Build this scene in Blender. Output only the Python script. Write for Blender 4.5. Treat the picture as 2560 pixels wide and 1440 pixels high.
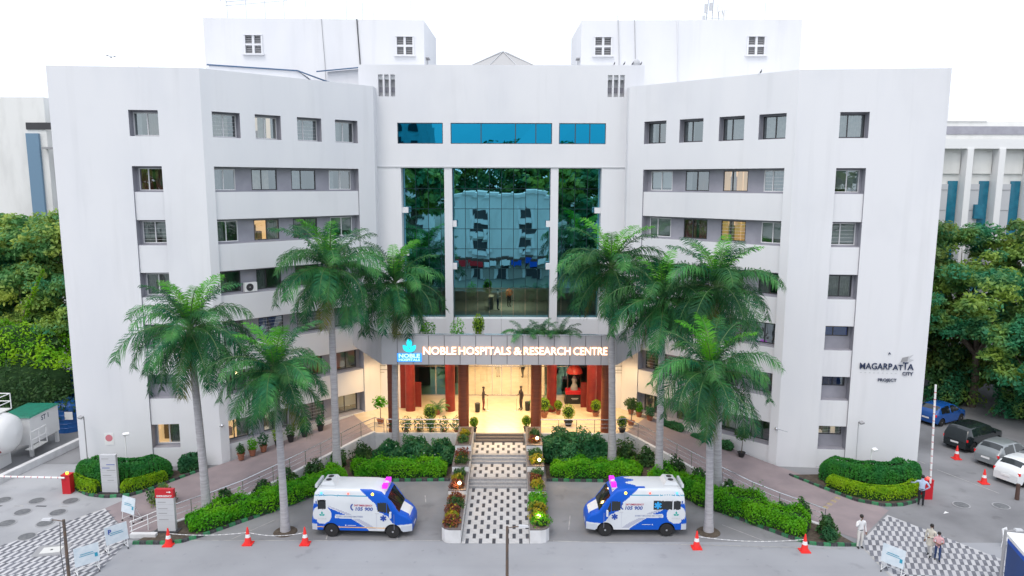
import bpy, bmesh, math, random
import numpy as np
from mathutils import Vector, Matrix, noise as mnoise
random.seed(7); rng = np.random.default_rng(7)
scene = bpy.context.scene
for o in list(bpy.data.objects): bpy.data.objects.remove(o)
col = scene.collection
R = math.radians
# ---------------------------------------------------------------- camera, sky, sun, exposure
cd = bpy.data.cameras.new('camera'); cam = bpy.data.objects.new('camera', cd); col.objects.link(cam)
cd.sensor_width = 36.0; cd.lens = 25.31; cd.clip_start = 0.1; cd.clip_end = 3000
cam.matrix_world = Matrix.Translation((0.8, 0, 18.0)) @ Matrix.Rotation(R(90-8.4), 4, 'X') @ Matrix.Rotation(R(0.16), 4, 'Z')
scene.camera = cam
scene.render.resolution_x = 1024; scene.render.resolution_y = 576
w = bpy.data.worlds.new('World'); scene.world = w; w.use_nodes = True
nt = w.node_tree; nt.nodes.clear()
SUN_EL, SUN_AZ = R(60), R(205)      # azimuth clockwise from +Y: the sun stands behind the camera's left shoulder
sky = nt.nodes.new('ShaderNodeTexSky'); sky.sky_type = 'NISHITA'; sky.sun_disc = False
sky.sun_elevation = SUN_EL; sky.sun_rotation = SUN_AZ; sky.dust_density = 6.0; sky.air_density = 1.0
bg1 = nt.nodes.new('ShaderNodeBackground'); bg1.inputs[1].default_value = 0.05
nt.links.new(sky.outputs[0], bg1.inputs[0])
bg2 = nt.nodes.new('ShaderNodeBackground'); bg2.inputs[0].default_value = (0.905, 0.965, 1.06, 1); bg2.inputs[1].default_value = 1.0   # even overcast cloud
add = nt.nodes.new('ShaderNodeAddShader'); out = nt.nodes.new('ShaderNodeOutputWorld')
nt.links.new(bg1.outputs[0], add.inputs[0]); nt.links.new(bg2.outputs[0], add.inputs[1]); nt.links.new(add.outputs[0], out.inputs[0])
sl = bpy.data.lights.new('sun', 'SUN'); sl.energy = 0.6; sl.angle = R(20); sl.color = (1.0, 0.96, 0.92)
so = bpy.data.objects.new('sun', sl); col.objects.link(so); so.location = (-20, -20, 60)
d = Vector((math.sin(SUN_AZ)*math.cos(SUN_EL), math.cos(SUN_AZ)*math.cos(SUN_EL), math.sin(SUN_EL)))
so.rotation_euler = d.to_track_quat('Z', 'Y').to_euler()
vs = scene.view_settings; vs.view_transform = 'Standard'; vs.look = 'None'; vs.gamma = 1.0; vs.exposure = 0.29
scene.render.engine = 'CYCLES'
try:
    scene.cycles.max_bounces = 6; scene.cycles.diffuse_bounces = 3; scene.cycles.glossy_bounces = 3; scene.cycles.transparent_max_bounces = 8; scene.cycles.sample_clamp_indirect = 6
except Exception: pass

# ---------------------------------------------------------------- materials
def mat(name, c, rough=.7, metal=0.0, c2=None, scale=2.0, detail=4.0, lo=.35, hi=.65, rnd=0.0, bump=0.0, bscale=20.0, emit=None, es=0.0, spec=.5, trans=0.0, coat=0.0, stretch=None, layers=()):
    m = bpy.data.materials.new(name); m.use_nodes = True; t = m.node_tree; t.nodes.clear(); N = t.nodes.new; L = t.links.new
    o = N('ShaderNodeOutputMaterial'); b = N('ShaderNodeBsdfPrincipled')
    b.inputs['Roughness'].default_value = rough; b.inputs['Metallic'].default_value = metal
    b.inputs['Specular IOR Level'].default_value = spec; b.inputs['Coat Weight'].default_value = coat
    b.inputs['Base Color'].default_value = (*c, 1)
    cur = None
    if c2 is not None or bump or layers:
        tc = N('ShaderNodeTexCoord'); co = tc.outputs['Object']
        if stretch:
            mp = N('ShaderNodeMapping'); mp.inputs['Scale'].default_value = stretch; L(co, mp.inputs[0]); co = mp.outputs[0]
    if c2 is not None:
        n = N('ShaderNodeTexNoise'); n.inputs['Scale'].default_value = scale; n.inputs['Detail'].default_value = detail; L(co, n.inputs['Vector'])
        mr = N('ShaderNodeMapRange'); mr.inputs[1].default_value = lo; mr.inputs[2].default_value = hi; L(n.outputs['Fac'], mr.inputs[0])
        mx = N('ShaderNodeMix'); mx.data_type = 'RGBA'; mx.inputs[6].default_value = (*c, 1); mx.inputs[7].default_value = (*c2, 1)
        L(mr.outputs[0], mx.inputs[0]); cur = mx.outputs[2]
    for lsc, lst, llo, lhi, lmul in layers:      # stains, streaks and wear: multiply the colour where a stretched noise is high
        mp = N('ShaderNodeMapping'); mp.inputs['Scale'].default_value = lst; L(tc.outputs['Object'], mp.inputs[0])
        n = N('ShaderNodeTexNoise'); n.inputs['Scale'].default_value = lsc; n.inputs['Detail'].default_value = 5; L(mp.outputs[0], n.inputs['Vector'])
        mr = N('ShaderNodeMapRange'); mr.inputs[1].default_value = llo; mr.inputs[2].default_value = lhi; mr.inputs[3].default_value = 1; mr.inputs[4].default_value = lmul; L(n.outputs['Fac'], mr.inputs[0])
        mx = N('ShaderNodeMix'); mx.data_type = 'RGBA'; mx.blend_type = 'MULTIPLY'; mx.inputs[0].default_value = 1
        if cur: L(cur, mx.inputs[6])
        else: mx.inputs[6].default_value = (*c, 1)
        L(mr.outputs[0], mx.inputs[7]); cur = mx.outputs[2]
    if rnd:
        oi = N('ShaderNodeObjectInfo'); mr = N('ShaderNodeMapRange'); mr.inputs[3].default_value = 1-rnd; mr.inputs[4].default_value = 1+rnd; L(oi.outputs['Random'], mr.inputs[0])
        mx = N('ShaderNodeMix'); mx.data_type = 'RGBA'; mx.blend_type = 'MULTIPLY'; mx.inputs[0].default_value = 1
        if cur: L(cur, mx.inputs[6])
        else: mx.inputs[6].default_value = (*c, 1)
        L(mr.outputs[0], mx.inputs[7]); cur = mx.outputs[2]
    if cur: L(cur, b.inputs['Base Color'])
    if bump:
        n2 = N('ShaderNodeTexNoise'); n2.inputs['Scale'].default_value = bscale; n2.inputs['Detail'].default_value = 5; L(co, n2.inputs['Vector'])
        bp = N('ShaderNodeBump'); bp.inputs['Strength'].default_value = bump; bp.inputs['Distance'].default_value = .02; L(n2.outputs['Fac'], bp.inputs['Height']); L(bp.outputs[0], b.inputs['Normal'])
    if emit:
        b.inputs['Emission Color'].default_value = (*emit, 1); b.inputs['Emission Strength'].default_value = es
    if trans:
        tr = N('ShaderNodeBsdfTranslucent'); ms = N('ShaderNodeMixShader'); ms.inputs[0].default_value = trans
        if cur: L(cur, tr.inputs[0])
        else: tr.inputs[0].default_value = (*c, 1)
        L(b.outputs[0], ms.inputs[1]); L(tr.outputs[0], ms.inputs[2]); L(ms.outputs[0], o.inputs[0])
    else: L(b.outputs[0], o.inputs[0])
    return m
def glassmat(name, tint, refl, fac, rough=.01, wob=0.0, wscale=.6):
    """thin window glass: tinted see-through plus a tinted mirror"""
    m = bpy.data.materials.new(name); m.use_nodes = True; t = m.node_tree; t.nodes.clear(); N = t.nodes.new; L = t.links.new
    o = N('ShaderNodeOutputMaterial'); tr = N('ShaderNodeBsdfTransparent'); tr.inputs[0].default_value = (*tint, 1)
    g = N('ShaderNodeBsdfGlossy'); g.inputs[0].default_value = (*refl, 1); g.inputs['Roughness'].default_value = rough
    ms = N('ShaderNodeMixShader'); ms.inputs[0].default_value = fac
    if wob:
        tc = N('ShaderNodeTexCoord'); n = N('ShaderNodeTexNoise'); n.inputs['Scale'].default_value = wscale; n.inputs['Detail'].default_value = 1.0; L(tc.outputs['Object'], n.inputs['Vector'])
        bp = N('ShaderNodeBump'); bp.inputs['Strength'].default_value = 1.0; bp.inputs['Distance'].default_value = wob; L(n.outputs['Fac'], bp.inputs['Height']); L(bp.outputs[0], g.inputs['Normal'])
    L(tr.outputs[0], ms.inputs[1]); L(g.outputs[0], ms.inputs[2]); L(ms.outputs[0], o.inputs[0]); return m
def plain(name, c, rough=.6, **k): return mat(name, c, rough, **k)
M = dict(
 wall=mat('wall_paint', (.725,.73,.75), .85, c2=(.675,.685,.715), scale=.35, detail=6, lo=.42, hi=.72, bump=.06, bscale=60, stretch=(1,1,.35), layers=((1.6,(1,1,.07),  .56,.78,.94),(.22,(1,1,1),.55,.75,.95))),
 wall2=mat('old_wall_paint', (.74,.74,.72), .9, c2=(.60,.60,.58), scale=.6, detail=6, lo=.45, hi=.75, stretch=(1,1,.3)),
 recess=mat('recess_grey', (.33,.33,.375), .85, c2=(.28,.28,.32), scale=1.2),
 asphalt=mat('asphalt', (.255,.257,.268), .9, c2=(.155,.156,.165), scale=.26, detail=9, lo=.36, hi=.70, bump=.25, bscale=45, layers=((.9,(1,1,1),.62,.72,.80),(.5,(.12,1.4,1),.55,.75,.90))),
 road=mat('road_concrete', (.335,.345,.37), .9, c2=(.265,.272,.292), scale=.20, detail=9, lo=.34, hi=.70, bump=.2, bscale=40, layers=((.8,(1,1,1),.63,.72,.84),(.45,(.06,1.3,1),.52,.72,.88),(3.0,(1,1,1),.66,.72,.86))),
 apron=mat('apron_concrete', (.38,.385,.40), .9, c2=(.27,.275,.29), scale=.3, detail=8, lo=.36, hi=.68, bump=.2, bscale=40, layers=((.9,(1,1,1),.62,.72,.82),)),
 farground=mat('far_ground', (.20,.20,.195), .95, c2=(.12,.14,.10), scale=.03, detail=6),
 paver=mat('mauve_paver', (.30,.245,.25), .9, c2=(.235,.195,.205), scale=.7, detail=8, lo=.35, hi=.65, bump=.4, bscale=9),
 soil=mat('soil', (.06,.045,.035), .95, c2=(.10,.08,.06), scale=6),
 tile_l=mat('tile_light', (.52,.52,.53), .8, c2=(.44,.44,.46), scale=2, rnd=.08),
 tile_d=mat('tile_dark', (.16,.165,.19), .8, c2=(.12,.125,.145), scale=3, rnd=.2),
 walk_l=mat('walk_slab', (.50,.50,.505), .75, c2=(.42,.42,.43), scale=2.2, rnd=.07),
 walk_d=mat('walk_brick', (.05,.055,.07), .75, rnd=.25),
 step=mat('step_granite', (.36,.36,.37), .6, c2=(.28,.28,.29), scale=8, rnd=.06),
 porch=mat('porch_tile', (.62,.52,.38), .18, c2=(.56,.46,.33), scale=1.5),
 mat_d=mat('brown_granite', (.17,.14,.125), .5, c2=(.13,.11,.10), scale=12),
 planter=mat('planter_paint', (.66,.66,.67), .85, c2=(.52,.52,.52), scale=1.5, detail=6, lo=.45, hi=.75),
 coping=mat('coping', (.14,.12,.12), .6),
 kerb_g=mat('kerb_green', (.02,.20,.075), .7, c2=(.10,.17,.12), scale=5, lo=.45, hi=.8, rnd=.25),
 kerb_b=mat('kerb_black', (.035,.037,.042), .7, c2=(.10,.10,.10), scale=5, lo=.5, hi=.8, rnd=.25),
 white=mat('white_paint', (.78,.78,.78), .5), offwhite=mat('off_white', (.62,.62,.60), .6),
 steel=mat('steel', (.62,.63,.65), .25, metal=.9), dark=mat('dark_metal', (.04,.04,.045), .5), black=plain('black', (.015,.015,.018), .5),
 rust=mat('lamp_post_paint', (.085,.075,.07), .6, c2=(.14,.09,.06), scale=4), grey=mat('mid_grey', (.30,.30,.31), .6), lgrey=mat('light_grey', (.52,.53,.55), .6),
 fascia=mat('fascia_panel', (.46,.455,.475), .45, c2=(.42,.42,.44), scale=.8, rnd=.03), fascia_gap=plain('fascia_gap', (.06,.06,.065)),
 column=mat('column_cladding', (.24,.062,.026), .45, c2=(.16,.040,.020), scale=4, stretch=(.3,.3,8)), redwall=mat('red_wall', (.20,.018,.014), .45, c2=(.15,.012,.011), scale=2),
 frame_w=mat('window_frame_white', (.70,.70,.71), .4), frame_d=mat('window_frame_dark', (.045,.045,.05), .4),
 glass=glassmat('window_glass', (.80,.84,.84), (.75,.85,.88), .28, wob=.004, wscale=1.5),
 teal=glassmat('teal_glass', (.02,.05,.07), (.24,.62,.76), .78, wob=.0035, wscale=.55),
 tealclear=glassmat('teal_clear_glass', (.26,.44,.50), (.20,.50,.62), .34, wob=.01),
 blueglass=glassmat('blue_glass', (.01,.05,.08), (.010,.24,.42), .85, wob=.004, wscale=.6),
 doorglass=glassmat('door_glass', (.93,.95,.93), (.8,.85,.85), .10),
 carglass=mat('car_glass', (.012,.016,.018), .06, spec=.8),
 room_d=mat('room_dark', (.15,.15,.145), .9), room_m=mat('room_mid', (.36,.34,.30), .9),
 room_lit=mat('room_lit', (.6,.45,.25), .9, emit=(1.0,.68,.36), es=.6), room_pale=mat('room_pale_lit', (.6,.55,.5), .9, emit=(1.0,.83,.66), es=.32), room_blue=mat('room_blue', (.02,.05,.30), .8, emit=(.05,.12,.7), es=.08),
 maroon=mat('maroon_curtain', (.13,.018,.035), .85, c2=(.20,.03,.05), scale=6), beige=mat('beige_curtain', (.42,.36,.29), .85, c2=(.33,.28,.23), scale=5), blind=mat('pale_blind', (.44,.48,.48), .7), greyc=mat('grey_curtain', (.27,.28,.28), .85, c2=(.20,.21,.22), scale=5), brownc=mat('brown_curtain', (.20,.13,.10), .85), orangec=mat('orange_curtain', (.60,.36,.14), .85, emit=(1,.6,.22), es=.28),
 letters=mat('lit_letters', (.9,.8,.7), .5, emit=(1.0,.76,.54), es=1.6), cyan=mat('lit_cyan', (.02,.6,.7), .5, emit=(.02,.70,.88), es=.85), bluelit=mat('lit_blue', (.02,.2,.8), .5, emit=(.03,.30,1.0), es=1.0), palebluelit=mat('lit_pale_blue', (.4,.6,.9), .5, emit=(.45,.72,1.0), es=1.0),
 halo=mat('letter_halo', (.8,.4,.2), .6, emit=(1.0,.42,.18), es=.75), lobbypanel=mat('lobby_panel', (1,.9,.7), .5, emit=(1.0,.80,.55), es=2.2), lampglow=mat('lamp_glow', (1,.8,.5), .5, emit=(1.0,.72,.36), es=7), downlight=mat('downlight', (1,.9,.7), .5, emit=(1.0,.80,.50), es=8),
 navy=plain('navy_letters', (.02,.035,.09)), terracotta=mat('terracotta', (.34,.13,.075), .8, c2=(.26,.10,.06), scale=8), blackpot=plain('black_pot', (.02,.02,.022)),
 red=mat('red_paint', (.52,.012,.022), .4), orange=mat('cone_orange', (.80,.03,.025), .5), green=mat('green_roof', (.01,.20,.13), .5, c2=(.015,.15,.10), scale=3), bluetank=mat('blue_plastic', (.012,.10,.34), .4), brown=plain('brown', (.08,.045,.035)),
 skin=plain('skin', (.19,.095,.055), .6), hair=plain('hair', (.012,.010,.009), .6), shoe=plain('shoe', (.012,.012,.012), .5),
 trunk=mat('palm_trunk', (.44,.43,.45), .9, c2=(.33,.32,.335), scale=3, detail=6, bump=.5, bscale=9, stretch=(.6,.6,5)), bark=mat('bark', (.10,.075,.055), .95, c2=(.16,.13,.10), scale=4, bump=.5, bscale=12),
 shaft=mat('crownshaft', (.06,.16,.04), .5, c2=(.10,.17,.05), scale=3), deadleaf=mat('dead_leaf', (.09,.07,.045), .9, c2=(.15,.11,.06), scale=5),
 roofsheet=mat('roof_sheet', (.04,.10,.20), .5), fabric=mat('tensile_fabric', (.40,.40,.40), .7),
)
def leafmat(n, a, b, scale=1.6, rnd=.18, lo=.36, hi=.64): return mat(n, a, .55, c2=b, scale=scale, detail=3, lo=lo, hi=hi, rnd=rnd, trans=.36, spec=.35)
M.update(
 palm=mat('palm_leaf', (.007,.090,.042), .55, c2=(.065,.225,.055), scale=.9, detail=3, lo=.36, hi=.66, rnd=.45, trans=.20, spec=.2), palm_y=leafmat('palm_young', (.06,.36,.022), (.16,.44,.02), .8), palm_o=leafmat('palm_old', (.07,.13,.030), (.22,.19,.03), .7),
 tree=leafmat('tree_leaf', (.036,.220,.100), (.26,.39,.06), .55, .30, .42, .62), tree2=leafmat('tree_leaf_olive', (.075,.215,.065), (.31,.38,.06), .6, .3, .42, .62), treey=leafmat('tree_leaf_bright', (.10,.36,.010), (.30,.55,.010), .8),
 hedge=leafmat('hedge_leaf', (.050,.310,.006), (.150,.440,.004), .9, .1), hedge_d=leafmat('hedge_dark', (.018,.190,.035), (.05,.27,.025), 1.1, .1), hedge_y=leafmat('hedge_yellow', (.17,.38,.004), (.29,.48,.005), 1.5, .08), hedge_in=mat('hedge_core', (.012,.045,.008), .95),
 frangi=leafmat('broad_leaf', (.016,.120,.045), (.060,.210,.075), 1.2, .25), shrub=leafmat('shrub_leaf', (.03,.11,.03), (.08,.17,.04), 1.5, .3), crot_r=leafmat('croton_red', (.16,.035,.03), (.30,.10,.03), 4, .2), crot_y=leafmat('croton_yellow', (.50,.36,.015), (.10,.24,.02), 3, .1), topi=leafmat('topiary', (.13,.27,.01), (.22,.36,.01), 3, .15), flower=plain('flower', (.8,.8,.75)),
)

# ---------------------------------------------------------------- mesh helpers
class MB:
    def __init__(s): s.v = []; s.f = []; s.m = []
    def add(s, vs, fs, m=0):
        k = len(s.v); s.v += [tuple(x) for x in vs]; s.f += [tuple(i+k for i in f) for f in fs]; s.m += [m]*len(fs); return s
    def quad(s, a, b, c, d, m=0): return s.add([a,b,c,d], [(0,1,2,3)], m)
    def box(s, x0, y0, z0, x1, y1, z1, m=0):
        return s.add([(x0,y0,z0),(x1,y0,z0),(x1,y1,z0),(x0,y1,z0),(x0,y0,z1),(x1,y0,z1),(x1,y1,z1),(x0,y1,z1)], [(0,3,2,1),(4,5,6,7),(0,1,5,4),(1,2,6,5),(2,3,7,6),(3,0,4,7)], m)
    def obox(s, c, size, rz=0, m=0, rx=0):
        a = Matrix.Rotation(rz, 3, 'Z') @ Matrix.Rotation(rx, 3, 'X'); c = Vector(c); h = [x/2 for x in size]
        vs = [c + a @ Vector((x*h[0], y*h[1], z*h[2])) for z in (-1,1) for x, y in ((-1,-1),(1,-1),(1,1),(-1,1))]
        return s.add(vs, [(0,3,2,1),(4,5,6,7),(0,1,5,4),(1,2,6,5),(2,3,7,6),(3,0,4,7)], m)
    def prism(s, poly, z0, z1, m=0):
        n = len(poly); vs = [(x,y,z0) for x,y in poly] + [(x,y,z1) for x,y in poly]
        return s.add(vs, [tuple(range(n))[::-1], tuple(range(n,2*n))] + [(i,(i+1)%n,n+(i+1)%n,n+i) for i in range(n)], m)
    def tube(s, pts, r, n=8, m=0, caps=True):
        pts = [Vector(p) for p in pts]; k = len(pts)
        rs = r if isinstance(r, (list, tuple)) else [r]*k
        vs = []; up = None
        for i, p in enumerate(pts):
            t = (pts[min(i+1,k-1)] - pts[max(i-1,0)]).normalized()
            if up is None: up = Vector((0,0,1)) if abs(t.z) < .9 else Vector((1,0,0))
            a = t.cross(up).normalized(); b = a.cross(t).normalized(); up = b
            for j in range(n):
                an = 2*math.pi*j/n; vs.append(p + (a*math.cos(an) + b*math.sin(an))*rs[i])
        fs = [(i*n+j, i*n+(j+1)%n, (i+1)*n+(j+1)%n, (i+1)*n+j) for i in range(k-1) for j in range(n)]
        if caps: fs += [tuple(range(n))[::-1], tuple(range((k-1)*n, k*n))]
        return s.add(vs, fs, m)
    def lathe(s, prof, n=16, c=(0,0,0), m=0):
        vs = [(c[0]+r*math.cos(2*math.pi*j/n), c[1]+r*math.sin(2*math.pi*j/n), c[2]+z) for r, z in prof for j in range(n)]
        k = len(prof); fs = [(i*n+j, i*n+(j+1)%n, (i+1)*n+(j+1)%n, (i+1)*n+j) for i in range(k-1) for j in range(n)]
        if prof[0][0] > 1e-4: fs.append(tuple(range(n))[::-1])
        if prof[-1][0] > 1e-4: fs.append(tuple(range((k-1)*n, k*n)))
        return s.add(vs, fs, m)
    def ball(s, c, r, n=12, sz=1.0, m=0):
        k = max(4, n//2); return s.lathe([(max(r*math.sin(math.pi*i/k), 1e-5), -r*sz*math.cos(math.pi*i/k)) for i in range(k+1)], n, c, m)
    def poly(s, pts, m=0): return s.add(pts, [tuple(range(len(pts)))], m)
    def mesh(s, name, mats, smooth=False):
        me = bpy.data.meshes.new(name); me.from_pydata(s.v, [], s.f)
        for mm in (mats if isinstance(mats, (list, tuple)) else [mats]): me.materials.append(M[mm] if isinstance(mm, str) else mm)
        if len(me.materials) > 1: me.polygons.foreach_set('material_index', s.m)
        if smooth:
            me.polygons.foreach_set('use_smooth', [True]*len(me.polygons))
            try: me.set_sharp_from_angle(angle=R(40))
            except Exception: pass
        me.update(); return me
    def build(s, name, mats, parent=None, smooth=False, world=False, loc=None):
        if world and parent is not None:
            q = parent
            while q.parent: q = q.parent
            o = q.location; s.v = [(a-o[0], b-o[1], c-o[2]) for a, b, c in s.v]
        return obj(name, s.mesh(name, mats, smooth), parent, loc)
def obj(name, me, parent=None, loc=None, rot=None):
    o = bpy.data.objects.new(name, me); col.objects.link(o)
    if parent is not None: o.parent = parent
    if loc is not None: o.location = loc
    if rot is not None: o.rotation_euler = rot
    return o
def tag(o, label, cat, group=None):
    o['label'] = label; o['category'] = cat
    if group: o['group'] = group
    return o
def thing(name, label, cat, loc=(0,0,0), rz=0.0, group=None):
    o = bpy.data.objects.new(name, None); col.objects.link(o); o.location = loc; o.rotation_euler = (0,0,rz); o.empty_display_size = .3
    return tag(o, label, cat, group)
def struct(name, mb, mats, smooth=False):
    o = mb.build(name, mats, smooth=smooth); o['kind'] = 'structure'; return o
def copy_tree(o, parent=None):
    c = o.copy(); col.objects.link(c); c.parent = parent
    for ch in list(o.children): copy_tree(ch, c)
    return c
def textmesh(s, size, mat_, extrude=.01, bold=0.0, align='CENTER', shear=0.0, space=1.0):
    cu = bpy.data.curves.new('txt', 'FONT'); cu.body = s; cu.size = size; cu.extrude = extrude; cu.offset = bold; cu.align_x = align; cu.align_y = 'CENTER'; cu.shear = shear; cu.space_character = space; cu.resolution_u = 3
    o = bpy.data.objects.new('txt', cu); col.objects.link(o)
    bpy.context.view_layer.update()
    me = bpy.data.meshes.new_from_object(o.evaluated_get(bpy.context.evaluated_depsgraph_get()))
    bpy.data.objects.remove(o); bpy.data.curves.remove(cu)
    me.materials.clear(); me.materials.append(M[mat_]); return me
def fit_text(me, width):
    xs = [v.co.x for v in me.vertices]; k = width/(max(xs)-min(xs)); mx = (max(xs)+min(xs))/2
    for v in me.vertices: v.co.x = (v.co.x-mx)*k
    return me
def quads_mesh(name, V, mats, smooth=False):
    """V: (n,4,3) array of quads"""
    n = len(V); me = bpy.data.meshes.new(name); me.vertices.add(n*4); me.vertices.foreach_set('co', np.ascontiguousarray(V, dtype=np.float32).ravel())
    me.loops.add(n*4); me.loops.foreach_set('vertex_index', np.arange(n*4, dtype=np.int32))
    me.polygons.add(n); me.polygons.foreach_set('loop_start', np.arange(0, n*4, 4, dtype=np.int32)); me.polygons.foreach_set('loop_total', np.full(n, 4, dtype=np.int32))
    for mm in (mats if isinstance(mats, (list,tuple)) else [mats]): me.materials.append(M[mm])
    me.update(calc_edges=True); return me
def leaves(P, size, aspect=.5, up=.4, jitter=.35, out=None):
    """leaf quads (diamonds) at points P, loosely facing outwards and upwards"""
    n = len(P); d = rng.normal(size=(n,3)); 
    if out is not None: d = d*.75 + out*.9
    d[:,2] += up; nrm = d/np.linalg.norm(d, axis=1, keepdims=True)
    a = rng.normal(size=(n,3)); a -= (a*nrm).sum(1, keepdims=True)*nrm; a /= np.linalg.norm(a, axis=1, keepdims=True)
    b = np.cross(nrm, a); s = size*(1+jitter*rng.uniform(-1,1,size=(n,1)))
    V = np.empty((n,4,3)); V[:,0] = P - a*s; V[:,1] = P - b*s*aspect + nrm*s*.12; V[:,2] = P + a*s; V[:,3] = P + b*s*aspect + nrm*s*.12
    return V
# ================================================================ the setting: ground, road, paving, kerbs, ramps, porch
PZ = 1.2                                   # porch level
struct('ground', MB().quad((-700,-700,-.03),(700,-700,-.03),(700,900,-.03),(-700,900,-.03)), 'farground')
struct('asphalt_yard', MB().quad((-90,34.15,-.004),(90,34.15,-.004),(90,130,-.004),(-90,130,-.004)), 'asphalt')
struct('road', MB().quad((-150,4,0),(150,4,0),(150,34.15,0),(-150,34.15,0)), 'road')
struct('concrete_apron', MB().poly([(-45,29,.004),(-27.4,29,.004),(-21.75,37.72,.004),(-21.2,38.9,.004),(-25.6,40.6,.004),(-26.5,44,.004),(-29.4,44,.004),(-30.2,40,.004),(-45,38,.004)]), 'apron')
# thin worn road lines
def line_strip(name, pts, w, z=.006, m='offwhite'):
    mb = MB()
    for (x0,y0),(x1,y1) in zip(pts, pts[1:]):
        dx, dy = x1-x0, y1-y0; l = math.hypot(dx,dy); nx, ny = -dy/l*w/2, dx/l*w/2
        mb.quad((x0+nx,y0+ny,z),(x0-nx,y0-ny,z),(x1-nx,y1-ny,z),(x1+nx,y1+ny,z))
    o = mb.build(name, m); o['kind'] = 'structure'; return o
M['wornline'] = mat('worn_line', (.42,.41,.39), .9, c2=(.28,.28,.29), scale=3, detail=6)
line_strip('road_edge_line', [(-15.6,34.17),(-2.8,34.2),], .07, m='wornline'); line_strip('road_edge_line', [(2.9,34.2),(17.5,33.5)], .07, m='wornline')
for a, b in (((-8.9,36.6),(-8.6,34.3)),((-11.9,36.4),(-13.4,34.3)),((-5.2,35.9),(-5.0,34.3)),((-4.2,39.5),(-4.05,38.6)),((12.0,36.0),(13.6,34.3)),((8.6,37.2),(10.1,36.4)),((4.0,37.0),(3.8,35.4)),((27.8,43.5),(29.4,40.0)),((26.4,47.5),(27.6,44.5))):
    line_strip('bay_line', [a,b], .06, m='wornline')
line_strip('apron_line', [(-32,36.9),(-29,36.95),(-28.2,36.97)], .10, m='wornline')
for k in range(5): line_strip('apron_dash', [(-29.5+k*1.25,38.02-.01*k),(-28.9+k*1.25,38.0-.01*k)], .13, m=('kerb_b' if k%2 else 'wornline'))
line_strip('joint', [(-27.0,29.6),(-24.4,33.4),(-21.75,37.75)], .22, m='wornline'); line_strip('joint', [(18.35,29.0),(18.35,33.5)], .12, m='wornline')
line_strip('joint', [(-36,33.5),(-25.0,33.8)], .04, z=.008, m='grey'); line_strip('joint', [(-31.0,30),(-26.5,38.5)], .04, z=.008, m='grey')
# ---- checker paving: each dark tile a piece
def inside(p, poly):
    c = False; n = len(poly)
    for i in range(n):
        (x0,y0),(x1,y1) = poly[i], poly[(i+1)%n]
        if (y0 > p[1]) != (y1 > p[1]) and p[0] < (x1-x0)*(p[1]-y0)/(y1-y0)+x0: c = not c
    return c
def paving(poly, ang, label_side):
    base = MB(); base.poly([(x,y,.007) for x,y in poly]); b = struct('checker_pavement', base, 'tile_l')
    tw, th, sh = .36, .27, .09; d = MB(); d.prism([(0,0),(tw/2,0),(tw/2+sh,th),(sh,th)], 0, .006); dm = d.mesh('paving_tile', 'tile_d'); lm = MB().prism([(0,0),(tw/2-.012,0),(tw/2-.012+sh,th-.01),(sh,th-.01)], 0, .004).mesh('paving_tile', 'tile_l')
    ca, sa = math.cos(ang), math.sin(ang); spots = []
    for j in range(-60,60):
        for i in range(-60,60):
            for k in (0,1):
                u = i*tw + k*tw/2 + (j%2)*sh; v = j*th
                x = u*ca - v*sa + poly[0][0]; y = u*sa + v*ca + poly[0][1]
                cx = x + (tw/4+sh/2)*ca - th/2*sa; cy = y + (tw/4+sh/2)*sa + th/2*ca
                if inside((cx,cy), poly) and cy > 30.4: spots.append((cx**2+cy**2, x, y, (k + j//1) % 2))
    spots.sort(); dark = [s for s in spots if s[3]]; 
    for s in dark[:300]:
        o = obj('paving_tile', dm, b, (s[1], s[2], .007)); o.rotation_euler = (0,0,ang)
    rest = MB()
    for s in dark[300:]:
        pts = [(0,0),(tw/2,0),(tw/2+sh,th),(sh,th)]; rest.prism([(s[1]+p*ca-q*sa, s[2]+p*sa+q*ca) for p,q in pts], .007, .013)
    if rest.v: r = rest.build('paving_tile_field', 'tile_d', b); r['kind'] = 'stuff'
TL = [(-21.75,37.72),(-27.2,29.6),(-27.2,28.2),(-18.4,28.2),(-18.45,32.4),(-18.6,34.35)]
TRp = [(21.4,37.2),(18.75,34.45),(18.4,33.45),(18.4,28.2),(27.4,28.2),(26.3,29.8)]
paving(TL, R(4), 'left'); paving(TRp, R(-4), 'right')
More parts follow.
